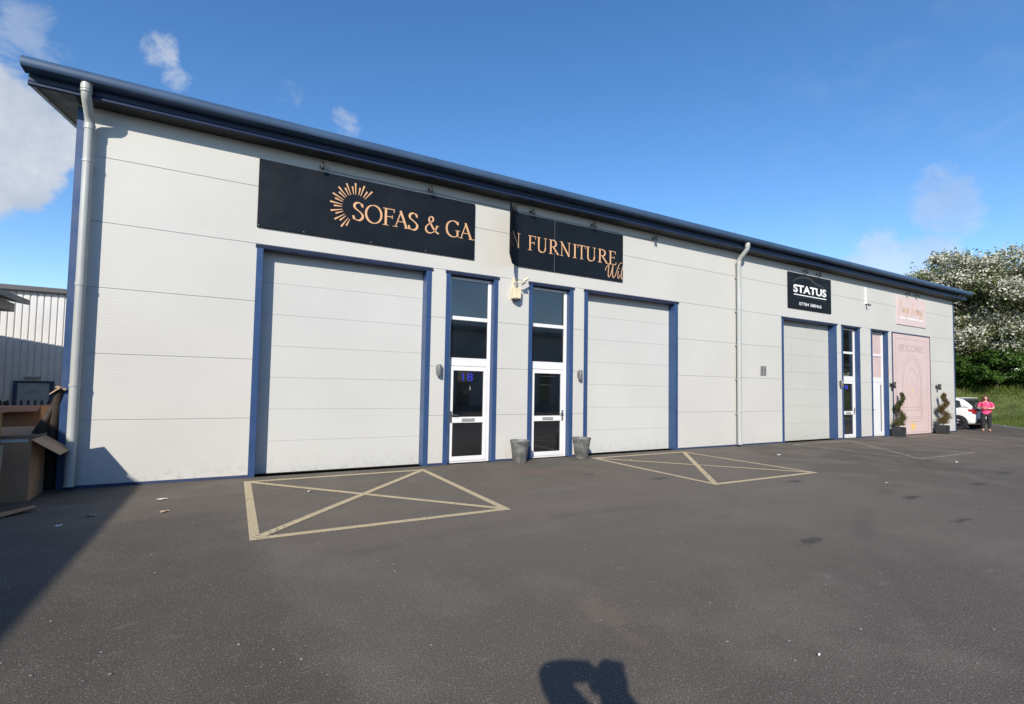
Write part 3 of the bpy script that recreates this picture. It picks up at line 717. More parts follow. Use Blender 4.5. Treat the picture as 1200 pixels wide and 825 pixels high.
k.mesh(plane_y(-.0225)).build('line_drawing', M_BROWNL, po, recalc=False)
k = Ink()
for a_ in (-50, -25, 0, 25, 50):
    d = Vector((math.sin(R(a_)), math.cos(R(a_)))); p = Vector((cx, .20)); k.strip([p, p+d*.17, p+d*.33], [.03, .085, .01])
k.bar((cx-.2, .19), (cx+.2, .19), .03); k.mesh(plane_y(-.0225)).build('gold_emblem', M_YEL, po, recalc=False)
k = Ink(); k.bar((cx, 1.62), (cx, 1.86), .03); k.bar((cx-.09, 1.70), (cx+.09, 1.70), .03); k.bar((cx-.07, 1.8), (cx+.07, 1.8), .03)
k.mesh(plane_y(-.0225)).build('gold_emblem', M_YEL, po, recalc=False)
text_obj('lettering', 'BE ICONIC', M_BROWNL, po, 22.80, 24.84, 3.28, 3.55, -.0235, -.004)

# ------------------------------------------------------------------ signs
def tint_sign(name, label, x0, x1, z0, z1, m, y=-.03):
    t = thing(name, label, 'sign', ((x0+x1)/2, y, z0)); MB().box(x0, x1, y-.004, -.004, z0, z1).build('panel', m, t, bevel=.002); return t
BASE, CAP = 4.70, .335
s1 = tint_sign('fascia_sign', 'flat navy shop sign with copper sunburst reading SOFAS & GA', .245, 4.39, 4.29, 5.485, M_SIGN)
k = Ink()
for ch, a_, b_ in [('S', 1.85, 2.05), ('O', 2.08, 2.40), ('F', 2.42, 2.64), ('A', 2.63, 2.935), ('S', 2.93, 3.13), ('&', 3.28, 3.58), ('G', 3.73, 4.03), ('A', 4.03, 4.345)]:
    set_word(k, ch, a_-.01, b_+.01, BASE, CAP)
k.bar((4.335, BASE+.007), (4.388, BASE+.007), .014)
k.mesh(plane_y(-.0365)).build('lettering', M_GOLD, s1, recalc=False)
k = Ink(); c0 = Vector((1.905, 4.925))
for i in range(10):
    for th_, r1 in ((52+20.5*i, .475), (60.5+20.5*i, .405)):
        d = Vector((math.cos(R(th_)), math.sin(R(th_)))); k.strip([c0+d*.255, c0+d*(.255+r1)/2, c0+d*r1], [.010, .020, .032])
k.mesh(plane_y(-.0365)).build('sunburst', M_GOLD, s1, recalc=False)
MB().box(2.55, 2.553, -.0348, -.0342, 4.295, 5.48).build('panel_seam', M_BLACK, s1)
[MB().lathe([(.008, -.004), (.008, 0)], 8, (x, -.034, z), 'y').build('screw', M_GREY, s1) for x in (.27, 1.0, 2.2, 3.3) for z in (4.32,)]

s2 = thing('fascia_sign', 'navy shop sign with its left end curling off the wall, reading FURNITURE', 'sign', (6.9, -.03, 4.31))
def curl(s, y, z):
    """bends the sign sheet: flat for s > 5.55, then an arc, then a straight flap off the wall"""
    sb, al, th = 5.55, .40, R(56)
    if s >= sb: return Vector((s, y, z))
    rr = al/th; u = sb-s
    if u <= al: a_ = u/rr; px, py = sb-rr*math.sin(a_), -.03-rr*(1-math.cos(a_))
    else: a_ = th; px, py = sb-rr*math.sin(th)-(u-al)*math.cos(th), -.03-rr*(1-math.cos(th))-(u-al)*math.sin(th)
    off = -(y+.03)      # distance in front of the sheet
    return Vector((px-off*math.sin(a_)*1, py-off*math.cos(a_), z+.010*u*u))
def curl2(s, y, z):
    v = curl(s, y, z)
    return v
def sheet_mb(xs, y0, y1, z0, z1):
    mb = MB(); n = len(xs); vs = []
    for x in xs: vs += [curl2(x, y0, z0), curl2(x, y1, z0), curl2(x, y1, z1), curl2(x, y0, z1)]
    fs = [(0, 1, 2, 3), (4*n-4, 4*n-1, 4*n-2, 4*n-3)]
    for i in range(n-1):
        for q in range(4): fs.append((4*i+q, 4*i+4+q, 4*i+4+(q+1)%4, 4*i+(q+1)%4))
    return mb.add(vs, fs)
sheet_mb(list(np.linspace(4.42, 5.1, 4))+list(np.linspace(5.15, 5.6, 14))+[6.449], -.034, -.030, 4.30, 5.50).build('panel', M_SIGN, s2, smooth=True)
MB().box(6.453, 8.553, -.034, -.004, 4.30, 5.50).build('panel', M_SIGN, s2, bevel=.002)
MB().box(5.62, 6.448, -.0295, -.004, 4.32, 5.48).build('backing_board', M_DGREY, s2)
MB().box(6.4495, 6.4525, -.0352, -.030, 4.30, 5.50).build('panel_seam', M_GREY, s2)
k = Ink()
for ch, a_, b_ in [('D', 4.46, 4.78), ('E', 4.86, 5.10), ('N', 5.19, 5.53), ('F', 5.72, 5.935), ('U', 5.955, 6.25), ('R', 6.285, 6.58), ('N', 6.60, 6.925), ('I', 6.975, 7.10), ('T', 7.115, 7.36), ('U', 7.37, 7.69), ('R', 7.735, 8.06), ('E', 8.075, 8.325)]:
    set_word(k, ch, a_, b_, BASE, CAP)
k.mesh(lambda x, z, h: curl2(x, -.0365-h, z)).build('lettering', M_GOLD, s2, recalc=False)
k = Ink(); sx = lambda p: [(7.99+.56*a_, 4.375+.40*b_) for a_, b_ in p]
k.nib(sx([(-.03, .38), (.03, .55), (.16, .78), (.185, .74), (.155, .45), (.145, .12), (.19, .0), (.26, .10), (.35, .45), (.42, .78)]), .030, .008, 35)
k.nib(sx([(.42, .78), (.395, .45), (.40, .12), (.46, .0), (.54, .12), (.64, .45), (.74, .80), (.84, .98), (.96, 1.03)]), .030, .008, 35)
k.nib(sx([(.735, .48), (.70, .16), (.735, .0), (.80, .10), (.86, .28)]), .026, .008, 35)
k.nib(sx([(.995, .80), (.92, .42), (.90, .12), (.935, .0), (.985, .08)]), .026, .008, 35)
k.bar(sx([(.765, .60)])[0], sx([(.78, .67)])[0], .022)
k.mesh(plane_y(-.0368)).build('script_lettering', M_GOLD, s2, recalc=False)

s3 = tint_sign('unit_sign', 'black square sign reading STATUS with a phone number', 15.555, 18.03, 4.31, 5.482, M_SIGNB)
text_obj('lettering', 'STATUS', M_WHITE, s3, 15.83, 17.73, 4.845, 5.105, -.0365, .032)
text_obj('phone_number', '07784 588466', M_WHITE, s3, 16.14, 17.43, 4.44, 4.545, -.0365, .004)
k = Ink(); k.bar((15.85, 4.775), (17.73, 4.775), .03); k.mesh(plane_y(-.0365)).build('underline', M_WHITE, s3, recalc=False)
k = Ink(); k.strip(catmull([(15.80, 5.17), (16.05, 5.31), (16.45, 5.385), (16.8, 5.36), (17.1, 5.24), (17.45, 5.19), (17.6, 5.14)]), [.03+.02*math.sin(i/43*PI) for i in range(43)])
k.strip(catmull([(15.95, 4.68), (16.6, 4.715), (17.3, 4.70), (17.65, 4.66)]), [.012]*22)
k.mesh(plane_y(-.0365)).build('car_outline', M_OLIVE, s3, recalc=False)

s4 = tint_sign('unit_sign', 'pale pink sign with gold script lettering above the pink door', 22.64, 25.09, 4.32, 5.455, mat('pale_pink_panel', (.60, .49, .475), .5, var=.03))
k = Ink()
def script(k, chars, x, z, u):
    G = {'P': ([[(.05, -.35), (.18, .3), (.25, .95), (.2, 1.05)], [(.02, .8), (.2, 1.1), (.5, 1.05), (.52, .75), (.35, .55), (.2, .52)]], .55),
         'R': ([[(.05, -.3), (.18, .3), (.25, .95)], [(.02, .8), (.2, 1.1), (.5, 1.05), (.5, .78), (.25, .55), (.42, .25), (.6, 0), (.75, .1)]], .72),
         'a': ([[(.38, .45), (.2, .5), (.06, .25), (.15, .02), (.3, .12), (.4, .45), (.36, .1), (.46, .02), (.56, .2)]], .52),
         'i': ([[(.0, .2), (.14, .5), (.12, .1), (.2, .02), (.3, .2)], [(.16, .7), (.18, .76)]], .27),
         'g': ([[(.38, .45), (.2, .5), (.06, .25), (.15, .02), (.3, .12), (.4, .45), (.34, -.3), (.2, -.5), (.1, -.35), (.3, -.1), (.55, .2)]], .52),
         'e': ([[(.02, .2), (.25, .28), (.34, .45), (.22, .52), (.1, .3), (.16, .03), (.3, .04), (.46, .2)]], .44),
         'o': ([[(.22, .5), (.06, .3), (.14, .03), (.3, .12), (.34, .36), (.2, .5), (.45, .42)]], .43),
         'u': ([[(.0, .2), (.12, .5), (.1, .12), (.2, .02), (.34, .25), (.38, .5), (.36, .1), (.44, .02), (.54, .2)]], .52)}
    for ch in chars:
        if ch == ' ': x += .18*u; continue
        for st_ in G[ch][0]: k.nib([(x+p[0]*u+.2*p[1]*u, z+p[1]*u) for p in st_], .042, .014, 30)
        x += G[ch][1]*u
script(k, 'Paige Rouge', 22.78, 4.80, .405)
k.mesh(plane_y(-.0365)).build('script_lettering', M_SAND, s4, recalc=False)
k = Ink(); k.bar((22.85, 4.60), (24.85, 4.60), .05); k.mesh(plane_y(-.0365)).build('underline', M_WHITE, s4, recalc=False)

# ------------------------------------------------------------------ things fixed to the wall
def flood(x, label, g):
    t = thing('floodlight', label, 'floodlight', (x, 0, 5.585), 0, g)
    return t
F_GRP = 'small black floodlights above the signs'
t0 = thing('floodlight', 'black floodlight above the sunburst of the SOFAS sign', 'floodlight', (1.27, 0, 5.57), 0, F_GRP)
m1 = MB(); m1.box(1.24, 1.30, -.012, -.001, 5.56, 5.62); m1.tube([(1.27, -.01, 5.59), (1.27, -.07, 5.61), (1.27, -.12, 5.60)], .010, 8); m1.build('bracket', M_DGREY, t0)
m2 = MB(); m2.obox((1.27, -.125, 5.56), (.032, 0, 0), (0, .026, -.006), (0, .012, .062)); m2.build('housing', M_BLACK, t0, bevel=.008)
m3 = MB(); m3.obox((1.27, -.118, 5.497), (.026, 0, 0), (0, .02, -.004), (0, .001, .004)); m3.build('lens', M_GREY, t0)
for x, l in [(3.36, 'black floodlight above the letter A of SOFAS on the navy sign'), (5.33, 'black floodlight just above the curl of the peeling sign'), (5.80, 'black floodlight above the F of the FURNITURE sign'),
             (7.56, 'black floodlight above the second half of the FURNITURE sign'), (9.62, 'lone black floodlight on bare wall right of the FURNITURE sign'),
             (16.44, 'black floodlight over the left half of the STATUS sign'), (17.23, 'black floodlight over the right half of the STATUS sign'),
             (23.44, 'black floodlight over the left half of the pink sign'), (24.22, 'black floodlight over the right half of the pink sign')]:
    dup(t0, (x, 0, 5.57), None, l)
cb = MB(); cp = []
for i in range(60): x = 1.27+(9.62-1.27)*i/59; cp.append((x, -.012, 5.545-.012*math.sin(i*PI/8)**2))
cb.tube(cp, .008, 6); o = cb.build('power_cable', M_GREY, origin=(1.27, -.012, 5.54)); props(o, 'thin grey cable linking the floodlights above the navy signs', 'cable')

W_GRP = 'small grey up and down wall lights beside the doors'
t1 = thing('wall_light', 'grey wall light between first loading door and door number 18', 'wall light', (3.64, 0, 1.92), 0, W_GRP)
b1 = MB(); b1.box(3.60, 3.68, -.02, -.001, 1.85, 1.99); b1.build('back_plate', M_MID, t1, bevel=.003)
b2 = MB(); b2.lathe([(.045, -.115), (.048, -.11), (.048, .11), (.045, .115)], 18, (3.64, -.075, 1.92)); b2.build('lamp_tube', M_MID, t1, smooth=True)
for x, l, blk in [(7.21, 'grey wall light on the narrow panel above the zinc pot', 0), (18.56, 'grey wall light between cream loading door and dark glazed entrance', 0)]:
    dup(t1, (x, 0, 1.92), None, l)
t2 = thing('wall_light', 'black twin wall light on the left edge of the pink door', 'wall light', (22.10, 0, 1.93), 0, 'black twin wall lights either side of the pink door')
q = MB(); q.box(22.03, 22.17, -.03, -.001, 1.87, 1.99); q.tube([(22.10, -.02, 1.93), (22.10, -.10, 1.93)], .014, 8); q.build('back_plate', M_BLACK, t2)
q = MB(); q.lathe([(.055, -.12), (.06, -.11), (.045, .0), (.06, .11), (.055, .12)], 16, (22.10, -.12, 1.93)); q.build('lamp_tube', M_BLACK, t2, smooth=True)
dup(t2, (25.93, 0, 1.92), None, 'black twin wall light on the white wall right of the pink door')

sl_ = thing('security_light', 'cream bulkhead light with twin sensors under the curled sign', 'security light', (5.40, 0, 3.52))
q = MB(); q.prism([(5.31, 3.54), (5.49, 3.54), (5.50, 3.80), (5.30, 3.80)], 'y', -.17, -.001); q.build('housing', M_CREAM, sl_, bevel=.02)
q = MB(); q.lathe([(.088, -.02), (.088, .004)], 20, (5.40, -.09, 3.535)); q.build('lens', M_BLACK, sl_)
q = MB(); q.box(5.36, 5.44, -.04, -.001, 3.80, 4.02); q.tube([(5.40, -.03, 3.93), (5.40, -.16, 3.90), (5.49, -.20, 3.90)], .014, 8); q.build('bracket', M_CREAM, sl_)
q = MB(); q.tube([(5.35, -.13, 3.87), (5.31, -.22, 3.84)], .035, 12); q.tube([(5.49, -.17, 3.87), (5.55, -.24, 3.92)], .035, 12); q.build('sensor', M_GREY, sl_, smooth=True)
q = MB(); q.tube([(5.50, -.2, 3.92), (5.62, -.23, 4.01)], [.022, .03], 10); q.build('sensor_hood', M_CREAM, sl_, smooth=True)
q = MB(); q.tube([(5.42, -.012, 4.02), (5.42, -.012, 4.30)], .012, 8); q.build('conduit', M_GREY, sl_)

cc_ = thing('security_camera', 'small dark dome camera hanging from a white conduit on the wall', 'camera', (20.37, 0, 4.80))
q = MB(); q.box(20.35, 20.39, -.03, -.001, 4.97, 5.50); q.build('conduit', M_WHITE, cc_)
q = MB(); q.box(20.32, 20.42, -.06, -.001, 4.88, 4.97); q.build('junction_box', M_WHITE, cc_, bevel=.006)
q = MB(); q.tube([(20.37, -.05, 4.88), (20.35, -.12, 4.84)], .03, 12); q.ell((20.345, -.14, 4.825), (.045, .055, .04)); q.build('camera_head', M_DGREY, cc_, smooth=True)

v = thing('wall_vent', 'small grey double louvre vent beside the tall downpipe', 'vent', (14.26, 0, 2.10))
q = MB(); q.box(14.12, 14.25, -.03, -.001, 2.10, 2.385); q.box(14.27, 14.39, -.03, -.001, 2.10, 2.385); q.build('frame', M_GREY, v, bevel=.003)
q = MB()
for a_, b_ in ((14.135, 14.235), (14.285, 14.375)):
    for i in range(7): q.obox(((a_+b_)/2, -.033, 2.13+i*.037), ((b_-a_)/2, 0, 0), (0, .006, -.004), (0, .002, .008))
q.build('louvre', M_DGREY, v)

# ------------------------------------------------------------------ pots, planters
def pot_parts(t):
    x, y, z = ORI[t]; H = .47
    q = MB(); q.lathe([(.0, .004), (.142, 0), (.150, .02), (.165, .15), (.170, .155), (.183, .30), (.189, .305), (.200, .42), (.212, .435), (.216, .45), (.212, .47), (.200, .468), (.190, .40), (.0, .40)], 40, (x, y, z))
    q.build('pot_body', M_ZINC, t, smooth=True)
    q = MB(); q.lathe([(.0, .0), (.187, .0), (.187, .006), (.0, .02)], 24, (x, y, z+.40)); q.build('soil', M_SOIL, t)
    q = MB()
    for s_ in (-1, 1): q.tube([(x+s_*.205, y-.05, z+.36), (x+s_*.245, y-.04, z+.35), (x+s_*.25, y, z+.345), (x+s_*.245, y+.04, z+.35), (x+s_*.205, y+.05, z+.36)], .006, 6)
    # handles omitted on these plain tapered pots
p1 = thing('zinc_pot', 'empty zinc tapered pot left of the second glazed entrance', 'plant pot', (5.45, -.27, 0), 0, 'zinc tapered pots at the entrance'); pot_parts(p1)
dup(p1, (7.12, -.26, 0), 1.1, 'empty zinc tapered pot at the left foot of the second loading door')

def quads_at(P, size, rng, jitter=1., squash=1.):
    n = len(P); u = rng.normal(size=(n, 3)); u /= np.linalg.norm(u, axis=1)[:, None]
    w_ = rng.normal(size=(n, 3)); v_ = np.cross(u, w_); v_ /= np.linalg.norm(v_, axis=1)[:, None]
    s_ = (size*(.6+.8*rng.random(n)))[:, None]
    return np.stack([P-u*s_, P+v_*s_*.55*squash, P+u*s_, P-v_*s_*.55*squash], 1).reshape(-1, 3)
def topiary(x, y, label, m, brown):
    t = thing('potted_topiary', label, 'potted plant', (x, y, 0), 0, 'spiral topiary plants beside the pink door')
    q = MB(); q.prism([(x-.23, 0), (x+.23, 0), (x+.24, .34), (x-.24, .34)], 'y', y-.14, y+.14); q.build('planter', M_PLANTER, t, bevel=.012)
    q = MB(); q.box(x-.215, x+.215, y-.125, y+.125, .335, .352); q.build('soil', M_SOIL, t)
    q = MB(); q.tube([(x, y, .32), (x+.09, y, .9), (x+.26, y, 1.6)], [.02, .016, .008], 8); q.build('stem', M_BARK, t, smooth=True)
    n = 6000; tt = RNG.random(n)**.8; a_ = tt*2*PI*(2.1 if brown else 1.55)+(2.6 if brown else 3.4); rad = ((.20 if brown else .15)*(1-tt)+.05)
    ctr = np.stack([x+.02+.24*tt**1.3+np.cos(a_)*rad, y+np.sin(a_)*rad*.6, .50+tt*1.12], 1)
    P = ctr+RNG.normal(size=(n, 3))*((.058-.034*tt)[:, None])*(1.25 if brown else 1)
    keep = RNG.random(n) > .12; P = P[keep]
    Q = np.stack([x+.02+RNG.normal(size=1500)*.11, y+RNG.normal(size=1500)*.06, .42+np.abs(RNG.normal(size=1500))*.11], 1)
    fast_mesh('foliage', quads_at(np.concatenate([P, Q]), .020, RNG), 4, m, t)
    return t
topiary(22.12, -.235, 'green spiral topiary in black box planter left of the pink door', M_LEAF_T, False)
topiary(25.62, -.31, 'browning spiral topiary in black box planter right of the pink door', M_LEAF_B, True)

# ------------------------------------------------------------------ cardboard heap at the corner
def carton(name, label, c, sz, rz, flaps, m=M_CARD, tilt_=(0, 0), marks=True, open_end=False, lid=True):
    t = thing(name, label, 'box', c, 0); Mx = Matrix.Rotation(rz, 3, 'Z') @ Matrix.Rotation(tilt_[0], 3, 'X') @ Matrix.Rotation(tilt_[1], 3, 'Y')
    w_, d_, h_ = sz; th = .006; O = Vector(c)
    pl = lambda v: O+Mx @ v
    q = MB(); q.box(-w_/2, w_/2, -d_/2, -d_/2+th, 0, h_); q.box(-w_/2, w_/2, d_/2-th, d_/2, 0, h_)
    q.box(-w_/2, -w_/2+th, -d_/2+th, d_/2-th, 0, h_); q.box(w_/2-th, w_/2, -d_/2+th, d_/2-th, 0, h_); q.box(-w_/2+th, w_/2-th, -d_/2+th, d_/2-th, 0, th)
    q.map(pl).build('carton_body', m, t)
    for side, ang, ln in flaps:
        a_ = R(ang); e = {'x+': (Vector((w_/2, 0, h_)), Vector((1, 0, 0)), Vector((0, 1, 0)), d_), 'x-': (Vector((-w_/2, 0, h_)), Vector((-1, 0, 0)), Vector((0, 1, 0)), d_),
                          'y-': (Vector((0, -d_/2, h_)), Vector((0, -1, 0)), Vector((1, 0, 0)), w_), 'y+': (Vector((0, d_/2, h_)), Vector((0, 1, 0)), Vector((1, 0, 0)), w_)}[side]
        out = e[1]*math.cos(a_)+Vector((0, 0, math.sin(a_))); nn = out.cross(e[2]).normalized()
        MB().obox(e[0]+out*(ln/2+.004), out*ln/2, e[2]*(e[3]/2-.004), nn*.003).map(pl).build('flap', M_CARD2 if side == 'x+' else m, t)
    return t, pl
# big carton: its front edge stands near (-2.35, -.75)
tb, pl = carton('cardboard_box', 'large brown carton on the tarmac with one flap folded out', (-2.70, -.40, 0), (.74, .66, .80), R(2), [('x+', -36, .36), ('y+', 20, .3), ('x-', 170, .3)], M_CARD)
text_obj('red_print', 'No 2', M_REDINK, tb, -2.98, -2.74, .60, .68, -.736, -.0); 
q = MB(); q.box(-2.97, -2.72, -.738, -.7365, .32, .345); q.build('red_print', M_REDINK, tb)
q = MB(); q.obox((-2.71, -.735, .792), (.36, .0125, 0), (0, .002, 0), (0, 0, .02)); q.build('tape', M_TAPE, tb)
ct2, pl2 = carton('cardboard_box', 'open dark carton lying on its side on top of the heap', (-3.05, -.95, .86), (.80, .55, .30), R(-14), [('x+', 25, .18)], M_CARDIN, (R(6), R(4)))
# orange-brown carton tipped against the roll
ct3, pl3 = carton('cardboard_box', 'orange brown carton lying between open carton and dark roll', (-2.95, .95, .86), (.66, .50, .31), R(3), [('y-', -20, .2)], M_CARD3, (R(0), R(-2)))
MB().obox((-2.95, .95, 1.166), (.33, .017, 0), (-.012, .25, 0), (0, 0, .003)).build('carton_top', M_CARD3, ct3)
carton('cardboard_box', 'plain brown carton under the orange brown one behind the heap', (-3.0, .95, -.02), (.7, .6, .85), R(-3), [('x-', -60, .2)], M_CARD)
q = MB(); q.obox((-3.12, .692, 1.01), (.02, .001, 0), (0, .002, 0), (0, 0, .13)); q.build('green_tape', mat('green_tape', (.10, .2, .08), .4), ct3)
# leaning pale sheet and a sheet flat on the ground
sh = MB(); sh.obox((-2.62, -1.44, .40), (.22, .06, 0), (0, .05, .40), (.0008, -.003, .0))
props(sh.build('cardboard_sheet', M_CARD2, origin=(-2.62, -1.44, 0)), 'pale cardboard sheet standing upright in front of the large carton', 'cardboard')
fl = MB(); nx = 8
vs = []
for i in range(nx+1):
    u = i/nx; z = .006+.05*u**2.2
    a_ = Vector((-2.75, -1.62, 0)).lerp(Vector((-2.10, -1.30, 0)), u); b_ = Vector((-2.60, -1.98, 0)).lerp(Vector((-2.05, -1.40, 0)), u)
    vs += [(a_.x, a_.y, z), (b_.x, b_.y, z)]
fl.add(vs, [(2*i, 2*i+2, 2*i+3, 2*i+1) for i in range(nx)])
props(fl.build('cardboard_sheet', M_CARD, origin=(-2.45, -1.6, 0), solid=.005), 'torn cardboard sheet lying flat on the tarmac by the cartons', 'cardboard')
rl = thing('carpet_roll', 'dark wrapped roll leaning upright against the blue building corner', 'roll', (-2.35, .1, 0))
rp = [(-2.33, -.42, .0), (-2.30, -.36, .45), (-2.27, -.30, .85), (-2.21, -.20, 1.20), (-2.13, -.14, 1.42), (-2.12, -.13, 1.50)]
MB().tube([(-2.33, .16, .0), (-2.33, .15, .5), (-2.32, .13, .82), (-2.29, .09, 1.02), (-2.265, .05, 1.2), (-2.245, .02, 1.36), (-2.235, .0, 1.45)], [.10, .105, .10, .085, .068, .060, .052], 18).build('wrap', M_ROLL, rl, smooth=True)
q = MB(); q.tube([(-2.45, .10, .0), (-2.46, .08, .5), (-2.45, .05, .80), (-2.40, .04, .95), (-2.33, .03, 1.12), (-2.29, .03, 1.30)], [.10, .11, .09, .06, .04, .02], 14); q.build('loose_wrap', M_ROLL, rl, smooth=True)
q = MB(); q.obox((-2.275, -.05, 1.435), (.06, -.02, .045), (0, .03, .01), (-.001, 0, .004)); q.obox((-2.215, -.02, 1.475), (.06, 0, -.02), (0, .03, .01), (.001, 0, .004)); q.build('torn_cardboard_end', M_CARD2, rl)

# ------------------------------------------------------------------ litter
def litter(x, y, sx, sy, rz, m, label, cat='litter'):
    t = MB(); n = 4; vs = []
    for i in range(n):
        for j in range(n):
            u, v_ = i/(n-1)-.5, j/(n-1)-.5
            px = u*sx*.72*(1+.3*random.random()); py = v_*sy*.72*(1+.3*random.random())
            vs.append((x+px*math.cos(rz)-py*math.sin(rz), y+px*math.sin(rz)+py*math.cos(rz), .006+.018*random.random()))
    t.add(vs, [(i*n+j, (i+1)*n+j, (i+1)*n+j+1, i*n+j+1) for i in range(n-1) for j in range(n-1)])
    o = t.build('paper_scrap', m, origin=(x, y, 0), solid=.001); props(o, label, cat, 'scraps of litter on the tarmac')
litter(3.209, -7.551, .035, .012, .4, M_PAPER, 'tiny white paper strip on the tarmac nearest the camera')
litter(-.688, -2.041, .12, .07, .3, M_TANP, 'tan paper scrap on the sunlit tarmac left of the hatched box')
litter(-.793, -1.31, .14, .04, .1, M_PAPER, 'thin white wrapper on the tarmac near the bare left wall')
litter(-1.419, -1.925, .11, .06, -.3, M_TANP, 'tan paper scrap lying inside the shadow edge by the wall')
litter(10.345, -4.871, .10, .05, .8, M_PAPER, 'white paper scrap on the tarmac right of the second hatched box')
litter(12.2, -1.75, .14, .08, .2, M_PAPER, 'white paper scrap on the tarmac near the tall downpipe foot')
litter(1.05, -1.55, .10, .03, .9, M_PAPER, 'small pale scrap inside the first hatched box')
litter(7.9, -1.0, .12, .05, .2, M_TANP, 'tan scrap inside the second hatched box')
litter(-1.62, -2.3, .07, .03, .5, M_PAPER, 'small pale scrap deep in the shadow before the cartons')
litter(15.2, -4.2, .12, .06, .4, M_PAPER, 'white scrap far out on the tarmac before the cream door')
ch = []
for i in range(700):
    r_ = random.random(); x = -6+26*random.random(); y = -9+8.6*random.random()
    s_ = .003+.006*random.random(); ch.append(np.array([(x-s_, y-s_*.6, .007), (x+s_, y-s_, .009), (x+s_*.7, y+s_, .007), (x-s_*.8, y+s_*.7, .010)]))
props(fast_mesh('loose_grit', np.concatenate(ch), 4, mat('pale_grit', (.38, .36, .33), .9, var=.3, scale=40)), 'pale loose grit scattered over the tarmac', 'grit', kind='stuff')

# ------------------------------------------------------------------ neighbours on the left
NB = thing('neighbouring_unit', 'dark eaved building whose roof corner pokes in at the left edge', 'building', (-14, -10, 0))
ex, ez, ye, yn = -6.20, 4.24, 12.7, -30
MB().box(-24, -7.1, yn, ye-.6, -.7, 3.9).build('wall', M_NWALL, NB)
q = MB(); q.prism([(ex, ez-.17), (-15.5, ez-.17+.17*9.3), (-24.8, ez-.17), (-24.8, ez), (-15.5, ez+.17*9.3), (ex, ez)], 'y', yn-.3, ye); q.build('roof', M_NROOF, NB)
q = MB(); q.box(-7.1, ex-.30, yn, ye-.25, 3.78, 4.06); q.build('fascia', M_NROOF, NB)

WH = thing('warehouse', 'white corrugated warehouse with dark gutter seen past the left corner', 'building', (-9, 15, -.62))
q = MB(); x = -24.; pr = []
while x < 6: pr += [(x, 15.0), (x+.135, 15.0), (x+.155, 15.035), (x+.18, 15.035)]; x += .2
vs = [(a_, b_, -.62) for a_, b_ in pr]+[(a_, b_, 4.85) for a_, b_ in pr]; n = len(pr)
dx0, dx1 = -7.13, -6.05
q.add(vs, [(i, i+1, n+i+1, n+i) for i in range(n-1)]); q.build('wall', M_CORR, WH, recalc=False)
MB().box(-24.2, 6.2, 14.80, 15.06, 4.84, 5.03).build('gutter', M_NROOF, WH, bevel=.02)
MB().prism([(14.9, 5.0), (24, 6.3), (33, 5.0), (33, -.6), (15.1, -.6), (15.1, 4.9)], 'x', -24, 6).build('roof', M_ROOF, WH)
q = MB(); q.box(-7.15, -7.03, 14.92, 14.998, -.62, 1.42); q.box(-6.12, -6.0, 14.92, 14.998, -.62, 1.42); q.box(-7.15, -6.0, 14.915, 14.998, 1.42, 1.50); q.build('door_frame', M_DARKBLUE, WH)
q = MB(); q.box(-7.03, -6.12, 14.95, 14.998, -.60, 1.42); dr = q.build('door', M_GDOOR, WH)
text_obj('door_lettering', 'LOCK', M_DGREY, dr, -6.76, -6.44, 1.04, 1.17, 14.947)
q = MB(); q.box(-6.85, -6.40, 14.86, 14.998, 1.60, 1.67); q.build('door_lamp', M_GREY, WH, bevel=.01)

fn = thing('palisade_fence', 'dark steel palisade fence in front of the white warehouse', 'fence', (-5, 10, -.6))
q = MB()
for i in range(70):
    x = -11.6+.152*i
    if x > -2.4: break
    q.prism([(x, -.6), (x+.07, -.6), (x+.07, .90), (x+.035, .98), (x, .90)], 'y', 9.99, 10.005)
o = q.build('pale', M_FENCE, fn); o['kind'] = 'stuff'
q = MB(); q.box(-11.7, -2.4, 10.006, 10.045, .70, .75); q.box(-11.7, -2.4, 10.006, 10.045, -.30, -.25); q.build('rail', M_FENCE, fn)
for x in (-11.0, -8.25, -5.9, -2.75): MB().box(x, x+.1, 10.05, 10.15, -.7, .92).build('post', M_FENCE, fn)

# opposite unit across the yard: what the door glass mirrors
OP = thing('opposite_unit', 'long grey clad unit across the yard behind the photographer', 'building', (8, -28, 0))
MB().box(-25, 50, -40, -27, 0, 6.2).build('wall', M_OPP, OP)
MB().prism([(-26.4, 6.2), (-33.5, 7.6), (-40.6, 6.2), (-40.6, 6.5), (-33.5, 7.9), (-26.4, 6.5)], 'x', -25.5, 50.5).build('roof', M_ROOF, OP)
for x in np.arange(-20, 46, 8.): MB().box(x, x+3.2, -26.99, -26.9, 0, 4).build('loading_door', M_DOOR, OP)
for x in np.arange(-16, 46, 8.): MB().box(x, x+1.1, -26.99, -26.92, 0, 3.9).build('window', M_GLASS, OP)

